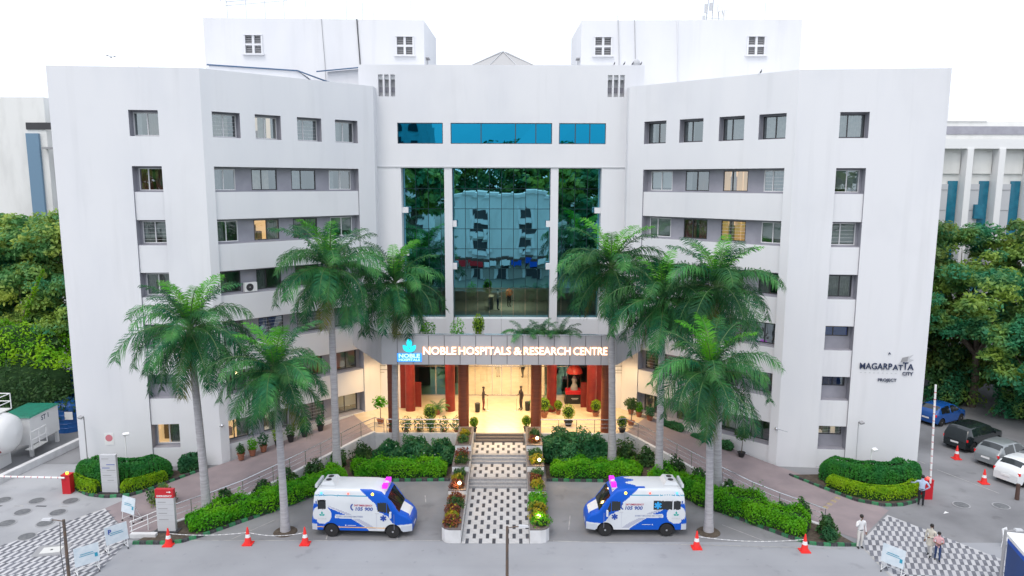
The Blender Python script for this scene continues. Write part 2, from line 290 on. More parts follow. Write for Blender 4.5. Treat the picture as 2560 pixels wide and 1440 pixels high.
# ---- mauve paver ramps that climb to the porch
RL_in = [(-21.75,37.74,.01),(-21.2,38.95,.01),(-19.75,41.35,.012),(-18.67,42.86,.03),(-17.2,44.4,.15),(-14.3,47.1,.62),(-11.4,49.75,1.08),(-10.65,50.4,PZ-.004)]
RL_out = [(-18.55,34.4,.01),(-17.3,35.7,.01),(-15.6,37.6,.03),(-14.5,38.9,.10),(-13.3,40.5,.28),(-11.2,43.3,.66),(-9.2,45.9,1.08),(-8.45,46.7,PZ-.004)]
def strip(a, b, flip=False):
    mb = MB(); s = -1 if flip else 1
    for i in range(len(a)-1):
        mb.quad(*[(s*p[0],p[1],p[2]) for p in (a[i],b[i],b[i+1],a[i+1])])
    return mb
struct('ramp_pavement', strip(RL_in, RL_out), 'paver'); struct('ramp_pavement', strip(RL_in, RL_out, True), 'paver')
for s in (-1,1):            # retaining wall of the ramp, below the railing
    mb = MB()
    for p, q in zip(RL_out[1:], RL_out[2:]):
        dx, dy = q[0]-p[0], q[1]-p[1]; l = math.hypot(dx,dy); nx, ny = dy/l*.11, -dx/l*.11
        def c(v, o, z): return (-s*(v[0]+nx*o), v[1]+ny*o, z)
        a0, a1, b0, b1 = c(p,-1,p[2]+.10), c(p,1,p[2]+.10), c(q,-1,q[2]+.10), c(q,1,q[2]+.10)
        mb.quad(a0,a1,b1,b0); mb.quad(a1,(a1[0],a1[1],-.02),(b1[0],b1[1],-.02),b1); mb.quad(a0,b0,(b0[0],b0[1],-.02),(a0[0],a0[1],-.02))
    w_ = struct('ramp_wall', mb, 'planter')
# speed bump strips on the ramps
M['bump_y'] = mat('bump_yellow', (.42,.33,.17), .8, c2=(.30,.24,.16), scale=6)
for s, p0, p1, z in ((1,(18.05,37.75),(19.65,39.35),.012),(-1,(-18.0,38.1),(-19.4,39.7),.012),(-1,(-13.2,44.9),(-11.2,45.6),.52)):
    hb = thing('speed_bump', {(1,18.05):'yellow and black speed bump across the ramp mouth right of the stairs',(-1,-18.0):'yellow and black speed bump by the red topped sign',(-1,-13.2):'worn yellow speed bump higher up the ramp behind the palms'}[(s,p0[0])], 'speed bump', (p0[0],p0[1],z), math.atan2(p1[1]-p0[1], p1[0]-p0[0]))
    L_ = math.hypot(p1[0]-p0[0], p1[1]-p0[1]); n = 8
    me1 = MB().add([(0,-.16,0),(L_/n,-.16,0),(L_/n,.16,0),(0,.16,0),(0,-.06,.05),(L_/n,-.06,.05),(L_/n,.06,.05),(0,.06,.05)], [(4,5,6,7),(0,1,5,4),(1,2,6,5),(2,3,7,6),(3,0,4,7)])
    for k in range(n): obj('bump_block', me1.mesh('bump_block', 'bump_y' if k%2 else 'paver'), hb, (k*L_/n,0,0))
# ---- planted beds (soil)
KF = [(2.95,41.62),(8.6,41.42),(9.9,40.25),(11.9,37.9),(13.6,36.1),(15.0,34.62),(15.8,33.95),(16.6,33.8),(18.15,33.8)]
for s in (-1,1):
    pl = [(s*x,y) for x,y in KF] + [(s*-p[0], p[1]) for p in RL_out[1:]] + [(s*7.6,46.7),(s*2.95,46.7)]
    struct('planting_bed', MB().poly([(x,y,.06) for x,y in pl]), 'soil')
KL = [(-18.72,42.9),(-19.72,41.4),(-20.5,40.05),(-21.3,39.3),(-22.4,39.08),(-23.6,39.35),(-24.6,40.0),(-25.35,40.8),(-25.9,41.8),(-26.2,43.0)]
KR = [(18.05,42.5),(19.45,40.4),(20.5,38.9),(21.7,38.3),(22.8,38.35),(23.9,38.85),(24.9,39.9),(25.6,41.2),(26.0,42.9)]
struct('planting_bed', MB().poly([(x,y,.06) for x,y in KL]), 'soil'); struct('planting_bed', MB().poly([(x,y,.06) for x,y in KR]), 'soil')
# ---- green and black painted kerbs, block by block
kb = MB().add([(0,-.08,0),(1,-.08,0),(1,.08,0),(0,.08,0),(0,-.07,.15),(1,-.07,.15),(1,.06,.15),(0,.06,.15)], [(4,5,6,7),(0,1,5,4),(1,2,6,5),(2,3,7,6),(3,0,4,7)])
kg, kk = kb.mesh('kerb_block', 'kerb_g'), kb.mesh('kerb_block', 'kerb_b')
def kerb(pts, step=.34):
    root = MB(); cum = [0]
    for a, b in zip(pts, pts[1:]): cum.append(cum[-1]+math.dist(a,b))
    def at(s):
        for i in range(len(pts)-1):
            if s <= cum[i+1]+1e-9:
                t = (s-cum[i])/(cum[i+1]-cum[i]); return (pts[i][0]+(pts[i+1][0]-pts[i][0])*t, pts[i][1]+(pts[i+1][1]-pts[i][1])*t)
        return pts[-1]
    n = max(2, round(cum[-1]/step)); k = None
    for i in range(n):
        p, q = at(cum[-1]*i/n), at(cum[-1]*(i+1)/n)
        if k is None:
            k = MB().poly([(p[0],p[1],0),(q[0],q[1],0),(q[0]+.02,q[1]+.02,0)]).build('kerb', 'kerb_b'); k['kind'] = 'structure'
        o = obj('kerb_block', kg if i % 2 else kk, k, (p[0],p[1],-.004)); o.rotation_euler = (0,0,math.atan2(q[1]-p[1],q[0]-p[0])); o.scale = (math.dist(p,q)-.008,1,1+.06*math.sin(i*7.3))
kerb([(-x,y) for x,y in KF]); kerb(KF); kerb(KL); kerb(KR)
# ---- stair walk: slabs, dark bricks and steps
wk = struct('stair_walk', MB().poly([(-1.72,33.9,.004),(1.72,33.9,.004),(1.72,40.5,.004),(-1.72,40.5,.004)]).quad((-1.72,41.2,.39),(1.72,41.2,.39),(1.72,43.3,.39),(-1.72,43.3,.39)).quad((-1.72,44.0,.79),(1.72,44.0,.79),(1.72,46.0,.79),(-1.72,46.0,.79)), 'grey')
sm = MB().box(.006,.006,0,.994,.994,.012); slab, brick = sm.mesh('slab', 'walk_l'), sm.mesh('brick', 'walk_d')
def pave_walk(y0, y1, z, x0=-1.7, x1=1.7):
    n = round((y1-y0)/.52); dy = (y1-y0)/n; sp = .68
    for j in range(n):
        y = y0+j*dy; xs = []; off = .18 if j % 2 == 0 else .52
        x = x0; cuts = []
        k = x0+off
        while k < x1-.1: cuts.append(k); k += sp
        for c_ in cuts:
            if c_ > x+.02: xs.append((x, c_, slab))
            xs.append((c_, min(c_+.165,x1), brick)); x = c_+.165
        if x < x1-.02: xs.append((x, x1, slab))
        for a, b, m_ in xs:
            o = obj('brick' if m_ is brick else 'slab', m_, wk, (a, y, z + random.uniform(-.0012,.0012))); o.scale = (b-a, dy, 1)
pave_walk(33.92, 40.48, .004); pave_walk(41.25, 43.28, .39); pave_walk(44.05, 45.98, .79)
def flight(y, z, n, tread, rise, mm, x=1.72):
    for i in range(n):
        s_ = MB().box(-x, y+i*tread, z-.02, x, y+(i+1)*tread+.02, z+(i+1)*rise).build('step', mm, wk)
flight(40.5, 0, 3, .25, .133, 'step'); flight(43.3, .4, 3, .25, .133, 'step'); flight(46.0, .8, 3, .24, .133, 'mat_d', 1.6)
# ---- porch floor with big tiles
pf = [(-8.45,46.7),(-1.6,46.7),(1.6,46.7),(8.45,46.7),(10.65,50.4),(11.9,53.2),(-11.9,53.2),(-10.65,50.4)]
porch = struct('porch_floor', MB().prism(pf, 0, PZ-.012), 'porch'); tm = {}
tl = MB().box(.004,.004,0,.996,.996,.012).mesh('floor_tile', 'porch')
struct('porch_floor', MB().prism([(-8.8,53.2),(8.8,53.2),(8.8,66),(-8.8,66)], 0, PZ-.002), 'porch')
for i in range(-11,11):
    for j in range(6):
        x, y = i*1.0, 46.72+j*1.08
        if all(inside(c_, pf) for c_ in ((x+.02,y+.02),(x+.98,y+.02),(x+.98,y+1.05),(x+.02,y+1.05))):
            o = obj('floor_tile', tl, porch, (x,y,PZ-.012)); o.scale = (1,1.08,1)
struct('porch_kerb', MB().box(-8.4,46.55,0,-1.62,46.7,PZ+.02).box(1.62,46.55,0,8.4,46.7,PZ+.02), 'planter')
# ================================================================ the hospital
H0 = (0,48,0)
hosp = thing('hospital_building', 'white six storey hospital with two angled wings and tall teal glass centre', 'building', H0)
TOPS = [18.86-3.22*k for k in range(6)]; OPH = 1.54
A_, B_, C_ = (26.3,43.2), (17.75,44.0), (9.0,52.0); ROOF = 24.6
def frame_of(p0, p1):
    p0, p1 = Vector((*p0,0)), Vector((*p1,0)); e = (p1-p0).normalized(); n = Vector((e.y,-e.x,0))   # n: outward when p0->p1 runs left to right seen from outside
    return p0, e, n
def P(fr, u, z, dep=0.0): 
    p0, e, n = fr; q = p0 + e*u - n*dep; return (q.x, q.y, z)
def wallgrid(mb, fr, u0, u1, z0, z1, holes, dep, m=0, base=0.0, rm=None):
    """wall face at inward offset base with rectangular holes; each hole (ua,ub,za,zb[,dep]) gets reveals of its own depth"""
    us = sorted({u0,u1,*[h[0] for h in holes],*[h[1] for h in holes]}); zs = sorted({z0,z1,*[h[2] for h in holes],*[h[3] for h in holes]})
    us = [u for u in us if u0-1e-6 <= u <= u1+1e-6]; zs = [z for z in zs if z0-1e-6 <= z <= z1+1e-6]
    for a, b in zip(us, us[1:]):
        for c, d_ in zip(zs, zs[1:]):
            mu, mz = (a+b)/2, (c+d_)/2
            if any(h[0] < mu < h[1] and h[2] < mz < h[3] for h in holes): continue
            mb.quad(P(fr,a,c,base), P(fr,b,c,base), P(fr,b,d_,base), P(fr,a,d_,base), m)
    rm = m if rm is None else rm
    for h in holes:
        a, b, c, d_ = h[:4]; D_ = base + (h[4] if len(h) > 4 else dep)
        mb.quad(P(fr,a,c,base),P(fr,a,d_,base),P(fr,a,d_,D_),P(fr,a,c,D_),rm); mb.quad(P(fr,b,c,base),P(fr,b,c,D_),P(fr,b,d_,D_),P(fr,b,d_,base),rm)
        mb.quad(P(fr,a,d_,base),P(fr,b,d_,base),P(fr,b,d_,D_),P(fr,a,d_,D_),rm); mb.quad(P(fr,a,c,base),P(fr,a,c,D_),P(fr,b,c,D_),P(fr,b,c,base),rm)
def pbox(mb, fr, ua, ub, za, zb, da, db, m=0):
    vs = [P(fr,u,z,dd) for z in (za,zb) for u, dd in ((ua,da),(ub,da),(ub,db),(ua,db))]
    mb.add(vs, [(0,3,2,1),(4,5,6,7),(0,1,5,4),(1,2,6,5),(2,3,7,6),(3,0,4,7)], m)
def hb(mb, name, mats, parent=None, smooth=False): return mb.build(name, mats, parent or hosp, smooth, world=True)
def window(fr, ua, ub, za, zb, dep, kind, fcol, parent=None):
    """window set into a wall whose face lies at inward offset dep: frame, two panes, a room behind and whatever hangs in it"""
    g = MB(); t = .055; mid = ua + (ub-ua)*(.5 if (ua*7+za*3) % 1 < .6 else .38)
    for a, b, c, d_ in ((ua,ub,za,za+t),(ua,ub,zb-t,zb),(ua,ua+t,za+t,zb-t),(ub-t,ub,za+t,zb-t),(mid-.03,mid+.03,za+t,zb-t)): pbox(g, fr, a, b, c, d_, dep+.02, dep+.09)
    wn = hb(g, 'window', fcol, parent)
    for a, b, o_ in ((ua+t,mid-.03,.045),(mid+.03,ub-t,.065)):
        hb(MB().quad(P(fr,a,za+t,dep+o_),P(fr,b,za+t,dep+o_),P(fr,b,zb-t,dep+o_),P(fr,a,zb-t,dep+o_)), 'pane', 'glass', wn)
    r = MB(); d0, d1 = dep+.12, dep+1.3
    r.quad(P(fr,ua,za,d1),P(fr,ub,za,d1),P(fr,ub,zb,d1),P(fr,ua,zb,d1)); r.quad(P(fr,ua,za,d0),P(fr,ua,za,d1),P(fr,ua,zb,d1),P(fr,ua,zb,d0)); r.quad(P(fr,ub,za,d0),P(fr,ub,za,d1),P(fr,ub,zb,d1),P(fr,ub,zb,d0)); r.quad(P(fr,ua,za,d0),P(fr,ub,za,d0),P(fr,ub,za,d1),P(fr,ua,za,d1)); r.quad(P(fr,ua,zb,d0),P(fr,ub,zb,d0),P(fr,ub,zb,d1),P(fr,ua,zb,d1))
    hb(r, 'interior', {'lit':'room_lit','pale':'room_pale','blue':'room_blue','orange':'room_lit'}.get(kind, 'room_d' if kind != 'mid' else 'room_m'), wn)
    def curtain(a, b, m_, z_lo=None):
        c = MB(); n = max(3, int((b-a)/.07)); z_lo = za+.02 if z_lo is None else z_lo
        for i in range(n):
            x0, x1 = a+(b-a)*i/n, a+(b-a)*(i+1)/n; q0, q1 = .16+.05*(i%2), .16+.05*((i+1)%2)
            c.quad(P(fr,x0,z_lo,dep+q0),P(fr,x1,z_lo,dep+q1),P(fr,x1,zb-.03,dep+q1),P(fr,x0,zb-.03,dep+q0))
        hb(c, 'curtain', m_, wn)
    W_ = ub-ua
    if kind in ('lit','pale','orange'):
        fu = MB(); pbox(fu, fr, ua+W_*.05, ua+W_*.30, za, za+(zb-za)*.72, dep+.9, dep+1.25); pbox(fu, fr, ua+W_*.34, ua+W_*.48, za, za+(zb-za)*.40, dep+.7, dep+1.1); hb(fu, 'furniture', 'brownc', wn)
    if (ua*13.7+za*5.1) % 1 < .20:
        gr = MB()
        for q in range(1,6): zz = za+(zb-za)*q/6; pbox(gr, fr, ua+.03, ub-.03, zz-.006, zz+.006, dep+.005, dep+.02)
        hb(gr, 'grille', 'frame_w', wn)
    if kind == 'maroon': curtain(ua, ua+W_*.5, 'maroon'); curtain(ua+W_*.62, ub, 'maroon')
    elif kind == 'beige': curtain(ua, ua+W_*.7, 'beige')
    elif kind == 'grey': curtain(ua, ub, 'greyc')
    elif kind == 'brown': curtain(ua+W_*.45, ub, 'brownc'); curtain(ua, ua+W_*.25, 'greyc')
    elif kind == 'orange': curtain(ua, ua+W_*.24, 'orangec'); curtain(ua+W_*.28, ua+W_*.48, 'beige'); curtain(ua+W_*.52, ua+W_*.74, 'orangec'); curtain(ua+W_*.78, ub, 'orangec')
    elif kind == 'lit': curtain(ua+W_*.52, ub, 'greyc')
    elif kind == 'pale': curtain(ua+W_*.25, ua+W_*.6, 'beige'); curtain(ua+W_*.78, ub, 'greyc')
    elif kind == 'half': curtain(ua, ua+W_*.42, 'greyc')
    elif kind == 'blind':
        c = MB(); z = za + .12 + .3*((ua*3+za) % 1); n = int((zb-z)/.055)
        for i in range(n): zz = z+i*.055; c.quad(P(fr,ua+.05,zz,dep+.13),P(fr,ub-.05,zz,dep+.13),P(fr,ub-.05,zz+.05,dep+.17),P(fr,ua+.05,zz+.05,dep+.17))
        hb(c, 'blind', 'blind', wn)
    return wn
TOPW = [(.6,2.3),(3.25,4.95),(6.07,7.8),(8.82,10.55)]; BANDW = [(.55,2.06),(3.1,4.8),(5.8,7.55),(8.55,10.25)]
# looks of the windows, left wing then right wing: top row, then six band rows, then the column of the outer face
KT = {-1: ['beige','pale','grey','half'], 1: ['grey','grey','half','brown']}
KB = {-1: [['half','beige','half','brown'],['half','lit','grey','blind'],['half','half','beige','grey'],['brown','half','beige','half'],['half','grey','half','blind'],['lit','pale','half','blind']],
       1: [['grey','orange','brown','blind'],['blind','orange','maroon','blind'],['half','brown','beige','half'],['half','grey','half','beige'],['half','half','grey','half'],['half','blind','half','half']]}
KC = {-1: ['maroon','blind','grey','grey','blind','lit'], 1: ['blind','blind','grey','blue','beige','pale']}
FR_W = {(-1,0,0),(-1,1,0),(-1,0,3),(-1,1,3),(1,0,3),(1,1,3),(1,0,0),(1,1,0)}
for s in (-1,1):
    if s < 0: fo, fi = frame_of((-A_[0],A_[1]),(-B_[0],B_[1])), frame_of((-B_[0],B_[1]),(-C_[0],C_[1]))
    else: fo, fi = frame_of(B_,A_), frame_of(C_,B_)
    LO, LI = math.dist(A_,B_), math.dist(B_,C_)
    so_ = (lambda u: u) if s < 0 else (lambda u: LO-u); si_ = (lambda u: u) if s < 0 else (lambda u: LI-u)
    def span(f, a, b): x, y = f(a), f(b); return (min(x,y), max(x,y))
    cu = span(so_, 4.38, 6.10); bu = span(si_, .55, 10.53)
    mb = MB()
    tw_o = span(so_, 4.40, 6.08); zt0, zt1 = 20.62, 22.14
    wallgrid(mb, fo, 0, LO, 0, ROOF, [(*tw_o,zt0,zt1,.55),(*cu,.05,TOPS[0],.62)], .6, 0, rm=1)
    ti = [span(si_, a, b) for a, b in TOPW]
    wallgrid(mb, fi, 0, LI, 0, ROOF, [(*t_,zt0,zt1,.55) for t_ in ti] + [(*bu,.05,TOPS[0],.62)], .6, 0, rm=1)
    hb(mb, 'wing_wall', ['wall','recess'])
    # back wall of the recesses with the window holes
    mb = MB(); holes = []; wins = []
    for k, zt in enumerate(TOPS):
        zb_ = zt-OPH
        for i, (a, b) in enumerate(BANDW): 
            u = span(si_, a, b); holes.append((*u, zb_+.10, zt-.12)); wins.append((fi, *u, zb_+.10, zt-.12, KB[s][k][i], 'frame_w' if (s,k,i) in FR_W else 'frame_d'))
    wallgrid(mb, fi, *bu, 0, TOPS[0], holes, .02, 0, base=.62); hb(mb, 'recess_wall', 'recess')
    holes = []; mb = MB()
    for k, zt in enumerate(TOPS):
        zb_ = zt-OPH; u = span(so_, 4.50, 5.98); half = (k >= 3 if s > 0 else k == 4)
        zz = (zt-.72, zt-.10) if half else (zb_+.09, zt-.10); holes.append((*u,*zz)); wins.append((fo,*u,*zz,KC[s][k],'frame_d' if (half or (s>0 and k==2)) else 'frame_w'))
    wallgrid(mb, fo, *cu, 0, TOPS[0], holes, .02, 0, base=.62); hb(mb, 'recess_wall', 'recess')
    # backs of the top windows
    for t_, i in [(tw_o,-1)] + [(t_,i) for i, t_ in enumerate(ti)]:
        f_ = fo if i < 0 else fi; u0, u1 = t_[0]+.04, t_[1]-.04
        mb = MB(); wallgrid(mb, f_, t_[0], t_[1], zt0, zt1, [(u0,u1,zt0+.05,zt1-.1)], .02, 0, base=.55); hb(mb, 'recess_wall', 'recess')
        wins.append((f_,u0,u1,zt0+.05,zt1-.1, ('brown' if s < 0 else 'grey') if i < 0 else KT[s][i], 'frame_w' if s < 0 else 'frame_d', .55))
    for w_ in wins: window(*w_[:5], w_[7] if len(w_) > 7 else .62, w_[5], w_[6])
    # spandrel panels and ledges
    for k, zt in enumerate(TOPS):
        z1_ = zt-OPH; z0_ = (TOPS[k+1] if k < 5 else .03)
        for f_, u in ((fi,bu),(fo,cu)):
            m_ = MB(); pbox(m_, f_, u[0]+.012, u[1]-.012, z0_, z1_, .09, .60); hb(m_, 'spandrel', 'wall')
            m_ = MB(); pbox(m_, f_, u[0]+.02, u[1]-.02, z1_, z1_+.03, .10, .61); hb(m_, 'ledge', 'recess')
    # sides, back and roof of the wing
    mb = MB(); xo, xk, xi = s*A_[0], s*B_[0], s*C_[0]
    mb.quad((xo,A_[1],0),(xo,66,0),(xo,66,ROOF),(xo,A_[1],ROOF)); mb.quad((xo,66,0),(xi,66,0),(xi,66,ROOF),(xo,66,ROOF)); mb.quad((xi,C_[1],0),(xi,53.1,0),(xi,53.1,ROOF),(xi,C_[1],ROOF))
    mb.poly([(xo,A_[1]+.2,ROOF-.9),(xk,B_[1]+.2,ROOF-.9),(xi,C_[1]+.2,ROOF-.9),(xi,66,ROOF-.9),(xo,66,ROOF-.9)])
    for p, q in (((xo,A_[1]),(xk,B_[1])),((xk,B_[1]),(xi,C_[1]))):
        l = math.dist(p,q); nx, ny = (q[1]-p[1])/l*.2, -(q[0]-p[0])/l*.2
        if ny < 0: nx, ny = -nx, -ny
        mb.quad((*p,ROOF),(*q,ROOF),(q[0]+nx,q[1]+ny,ROOF),(p[0]+nx,p[1]+ny,ROOF)); mb.quad((p[0]+nx,p[1]+ny,ROOF),(q[0]+nx,q[1]+ny,ROOF),(q[0]+nx,q[1]+ny,ROOF-.95),(p[0]+nx,p[1]+ny,ROOF-.95))
    hb(mb, 'wing_side_wall', 'wall')
# ---- centre block
CY, CR = 53.0, 26.22; fc = frame_of((-10.2,CY),(10.2,CY)); cu0 = 10.2
def cx(x): return x + cu0
GZ0, GZ1 = 20.7, 22.18; PB, PT = 7.8, 18.98; GY = CY+.95
topg = [(-7.5,-4.22),(-3.66,3.66),(4.16,7.54)]
slots = [(s*8.2+dx-.16, s*8.2+dx+.16) for s in (-1,1) for dx in (-.44,0,.44)]
mb = MB()
holes = [(cx(a),cx(b),GZ0,GZ1,.14) for a, b in topg] + [(cx(a),cx(b),24.02,25.54,.5) for a, b in slots] + [(cx(-7.3),cx(7.3),PB-1.4,PT,.95)]
wallgrid(mb, fc, 0, 20.4, 6.2, CR, holes, .3, 0)
mb.quad((-10.2,CY,CR),(10.2,CY,CR),(10.2,CY+.2,CR),(-10.2,CY+.2,CR)); mb.quad((-10.2,CY+.2,CR),(10.2,CY+.2,CR),(10.2,CY+.2,CR-1),(-10.2,CY+.2,CR-1))
for s in (-1,1): mb.quad((s*10.2,CY,ROOF-1),(s*10.2,66,ROOF-1),(s*10.2,66,CR),(s*10.2,CY,CR))
mb.quad((-10.2,66,0),(10.2,66,0),(10.2,66,CR),(-10.2,66,CR)); mb.quad((-10.2,CY+.2,CR-.9),(10.2,CY+.2,CR-.9),(10.2,66,CR-.9),(-10.2,66,CR-.9))
hb(mb, 'centre_wall', 'wall')
mb = MB()
for a, b in slots: mb.quad((a,CY+.5,24.02),(b,CY+.5,24.02),(b,CY+.5,25.54),(a,CY+.5,25.54))
hb(mb, 'slot_sky_panel', 'lgrey')  # added light grey panel, stands in for open sky seen through the slots
for a, b in slots:
    v = MB(); v.box(a,CY+.44,24.36,b,CY+.48,24.70); hb(v, 'slot_dark_band', 'recess')  # plain darker band across the lower part of each slot
hb(MB().box(-9.0,CY-.05,PT+.02,9.0,CY-.003,PT+.10), 'drip_moulding', 'lgrey')
# blue ribbon windows
nb = {0:[1.0], 1:[.30,.64,.84], 2:[.35,.66]}
for i, (a, b) in enumerate(topg):
    g = MB(); y = CY+.10; fz = .05
    cuts = [0] + nb[i] + ([1.0] if nb[i][-1] != 1.0 else []); xs = [a+(b-a)*c for c in cuts]
    for x0, x1, z0, z1 in ((a,b,GZ0,GZ0+fz),(a,b,GZ1-fz,GZ1),(a,a+fz,GZ0+fz,GZ1-fz),(b-fz,b,GZ0+fz,GZ1-fz)): g.box(x0,y-.03,z0,x1,y+.03,z1)
    for x in xs[1:-1]: g.box(x-.03,y-.03,GZ0+fz,x+.03,y+.03,GZ1-fz)
    wn = hb(g, 'ribbon_window', 'frame_d')
    for x0, x1 in zip(xs, xs[1:]): hb(MB().quad((x0+.03,y,GZ0+.05),(x1-.03,y+random.uniform(-.012,.012),GZ0+.05),(x1-.03,y+random.uniform(-.012,.012),GZ1-.05),(x0+.03,y,GZ1-.05)), 'pane', 'blueglass', wn)
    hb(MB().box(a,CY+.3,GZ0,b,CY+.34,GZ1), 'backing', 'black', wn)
# columns of the portal and side piers' beams
for s in (-1,1):
    hb(MB().box(s*3.88-.28,CY+.02,6.0,s*3.88+.28,CY+.55,PT+.3), 'portal_column', 'wall')
    for z in (15.9, 12.75): 
        hb(MB().box(min(s*7.32,s*6.85),CY+.1,z-.18,max(s*7.32,s*6.85),CY+.5,z+.22), 'stub_beam', 'wall'); hb(MB().box(min(s*3.62,s*3.3),CY+.12,z-1.2,max(s*3.62,s*3.3),CY+.5,z-.75), 'stub_beam', 'wall')
# teal curtain wall: three bays of panes
zrow = [PB] + [10.02+i*(PT-10.02)/6 for i in range(7)]
for x0, x1, n in ((-7.3,-3.6,4),(-3.6,3.6,8),(3.6,7.3,4)):
    g = MB(); xs = [x0+(x1-x0)*i/n for i in range(n+1)]
    for x in xs: g.box(x-.012,GY-.004,PB,x+.012,GY+.05,PT)
    for z in zrow: g.box(x0,GY-.003,z-.012,x1,GY+.045,z+.012)
    cw = hb(g, 'curtain_wall', M.setdefault('mullion', mat('teal_mullion', (.012,.05,.065), .4)))
    for i in range(n):
        for j in range(len(zrow)-1):
            y = lambda: GY+.01+random.uniform(-.0025,.0025)
            hb(MB().quad((xs[i]+.02,y(),zrow[j]+.02),(xs[i+1]-.02,y(),zrow[j]+.02),(xs[i+1]-.02,y(),zrow[j+1]-.02),(xs[i]+.02,y(),zrow[j+1]-.02)), 'glass_pane', 'tealclear' if j == 0 else 'teal', cw)
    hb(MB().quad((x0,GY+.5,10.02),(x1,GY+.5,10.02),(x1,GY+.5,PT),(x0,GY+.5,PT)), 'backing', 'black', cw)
# upper lobby behind the clear panes
mb = MB(); mb.quad((-7.3,GY+.06,PB-.01),(7.3,GY+.06,PB-.01),(7.3,62,PB-.01),(-7.3,62,PB-.01)); mb.quad((-7.3,62,PB),(7.3,62,PB),(7.3,62,10.6),(-7.3,62,10.6)); mb.quad((-7.3,GY+.5,10.5),(7.3,GY+.5,10.5),(7.3,62,10.5),(-7.3,62,10.5))
for s in (-1,1): mb.quad((s*7.3,GY+.05,PB),(s*7.3,62,PB),(s*7.3,62,10.5),(s*7.3,GY+.05,10.5))
hb(mb, 'upper_lobby', 'room_m')
hb(MB().box(-1.1,57.2,PB,-.72,58.6,PB+1.0), 'reception_desk', 'beige'); ul = hb(MB().box(-1.2,57,10.40,1.6,59.5,10.46), 'ceiling_light', 'downlight')
hb(MB().box(-3.55,GY-.7,PB-1.45,3.55,GY+.02,PB), 'portal_sill', 'wall'); 
for s in (-1,1): hb(MB().box(min(s*3.62,s*7.3),GY-.7,PB-1.45,max(s*3.62,s*7.3),GY+.02,PB), 'portal_sill', 'wall')
hb(MB().box(-.012,GY-.706,PB-1.45,.012,GY-.69,PB-.01), 'sill_joint', 'grey')
# ---- roof towers
for s in (-1,1):
    tk = MB(); y0, yi = 59.4, 60.0; z1 = 30.75; xo, xi = s*23.7, s*6.3
    f_ = frame_of((xo,y0),(xi,yi)) if s < 0 else frame_of((xi,yi),(xo,y0)); L_ = math.hypot(17.4,.6)
    wu = [3.85, 15.85] if s < 0 else [1.75, 13.9]
    hs = [(u-.62,u+.62,28.05,29.45,.3) for u in wu]
    wallgrid(tk, f_, 0, L_, ROOF-1, z1, hs, .3, 0)
    tk.quad((xi,yi,ROOF-1),(xi-s*.25,67,ROOF-1),(xi-s*.25,67,z1-.1),(xi,yi,z1)); tk.quad((xo,y0,ROOF-1),(xo,67,ROOF-1),(xo,67,z1),(xo,y0,z1)); tk.quad((xo,y0,z1),(xi,yi,z1),(xi-s*.25,67,z1-.1),(xo,67,z1))
    hb(tk, 'roof_tower', 'wall')
    for u in wu:
        g = MB(); pbox(g, f_, u-.75, u+.75, 29.45, 29.52, -.12, .1); pbox(g, f_, u-.85, u+.85, 27.93, 28.05, -.22, .1)
        pbox(g, f_, u-.09, u+.09, 28.05, 29.45, -.04, .2); pbox(g, f_, u-.62, u-.09, 28.68, 28.82, -.04, .2); pbox(g, f_, u+.09, u+.62, 28.68, 28.82, -.04, .2)
        pbox(g, f_, u-.75, u-.62, 28.05, 29.45, -.08, .1); pbox(g, f_, u+.62, u+.75, 28.05, 29.45, -.08, .1)
        tw = hb(g, 'tower_window', 'wall')
        for a in (-.62,.09):
            for z in (28.05,28.82):
                lv = MB()
                for q in range(4): pbox(lv, f_, u+a, u+a+.53, z+.02+q*.16, z+.13+q*.16, .12+.02*(q%2), .16+.02*(q%2))
                hb(lv, 'louvre', 'grey', tw)
        k_ = MB(); pbox(k_, f_, u-.62, u+.62, 28.05, 29.45, .29, .3); hb(k_, 'backing', 'dark', tw)
    # rain pipes and wires on the tower
    for du, r_, m_ in (((9.3,.02,'grey'),(12.1,.045,'frame_d')) if s < 0 else ((2.9,.035,'lgrey'),(4.2,.02,'grey'),(7.6,.04,'wall'))):
        t_ = MB(); p0 = P(f_, du, z1+.02, -.06); p1 = P(f_, du+.25, ROOF-.5, -.06); t_.tube([p0,((p0[0]+p1[0])/2+.03,(p0[1]+p1[1])/2,(z1+ROOF)/2),p1], r_, 6); hb(t_, 'rain_pipe', m_)
    sm_ = MB(); sm_.box(xi-s*.05-.25, 60.6, 27.9, xi-s*.05+.25, 61.6, 27.98); sm_.tube([(xi+ -s*.2,60.8,27.9),(xi-s*.05,60.8,25.6)], .03, 5); hb(sm_, 'side_canopy', 'grey')
# ---- tensile pyramid roof, roof sheds
tp = MB(); tp.add([(-3.9,60,26.7),(3.9,60,26.7),(3.9,67,26.7),(-3.9,67,26.7),(-.3,62.5,28.75),(.3,62.5,28.75)], [(0,1,5,4),(1,2,5),(2,3,4,5),(3,0,4)]); hb(tp, 'pyramid_roof', 'fabric')
pr = MB()
for a in ((-3.9,60,26.7),(3.9,60,26.7),(-1.7,60,26.7),(1.7,60,26.7)): pr.tube([a,(0,62.45,28.8)], .035, 5)
hb(pr, 'roof_rib', 'lgrey')
sh = MB(); sh.add([(-19.8,50.5,24.3),(-12.6,52.5,24.3),(-12.6,57,24.3),(-19.8,57,24.3),(-19.8,50.5,25.75),(-14.2,52.0,25.6),(-14.2,57,25.6),(-19.8,57,25.75)], [(0,1,5,4),(4,5,6,7),(0,4,7,3),(1,2,6,5)]); hb(sh, 'roof_shed', 'wall')
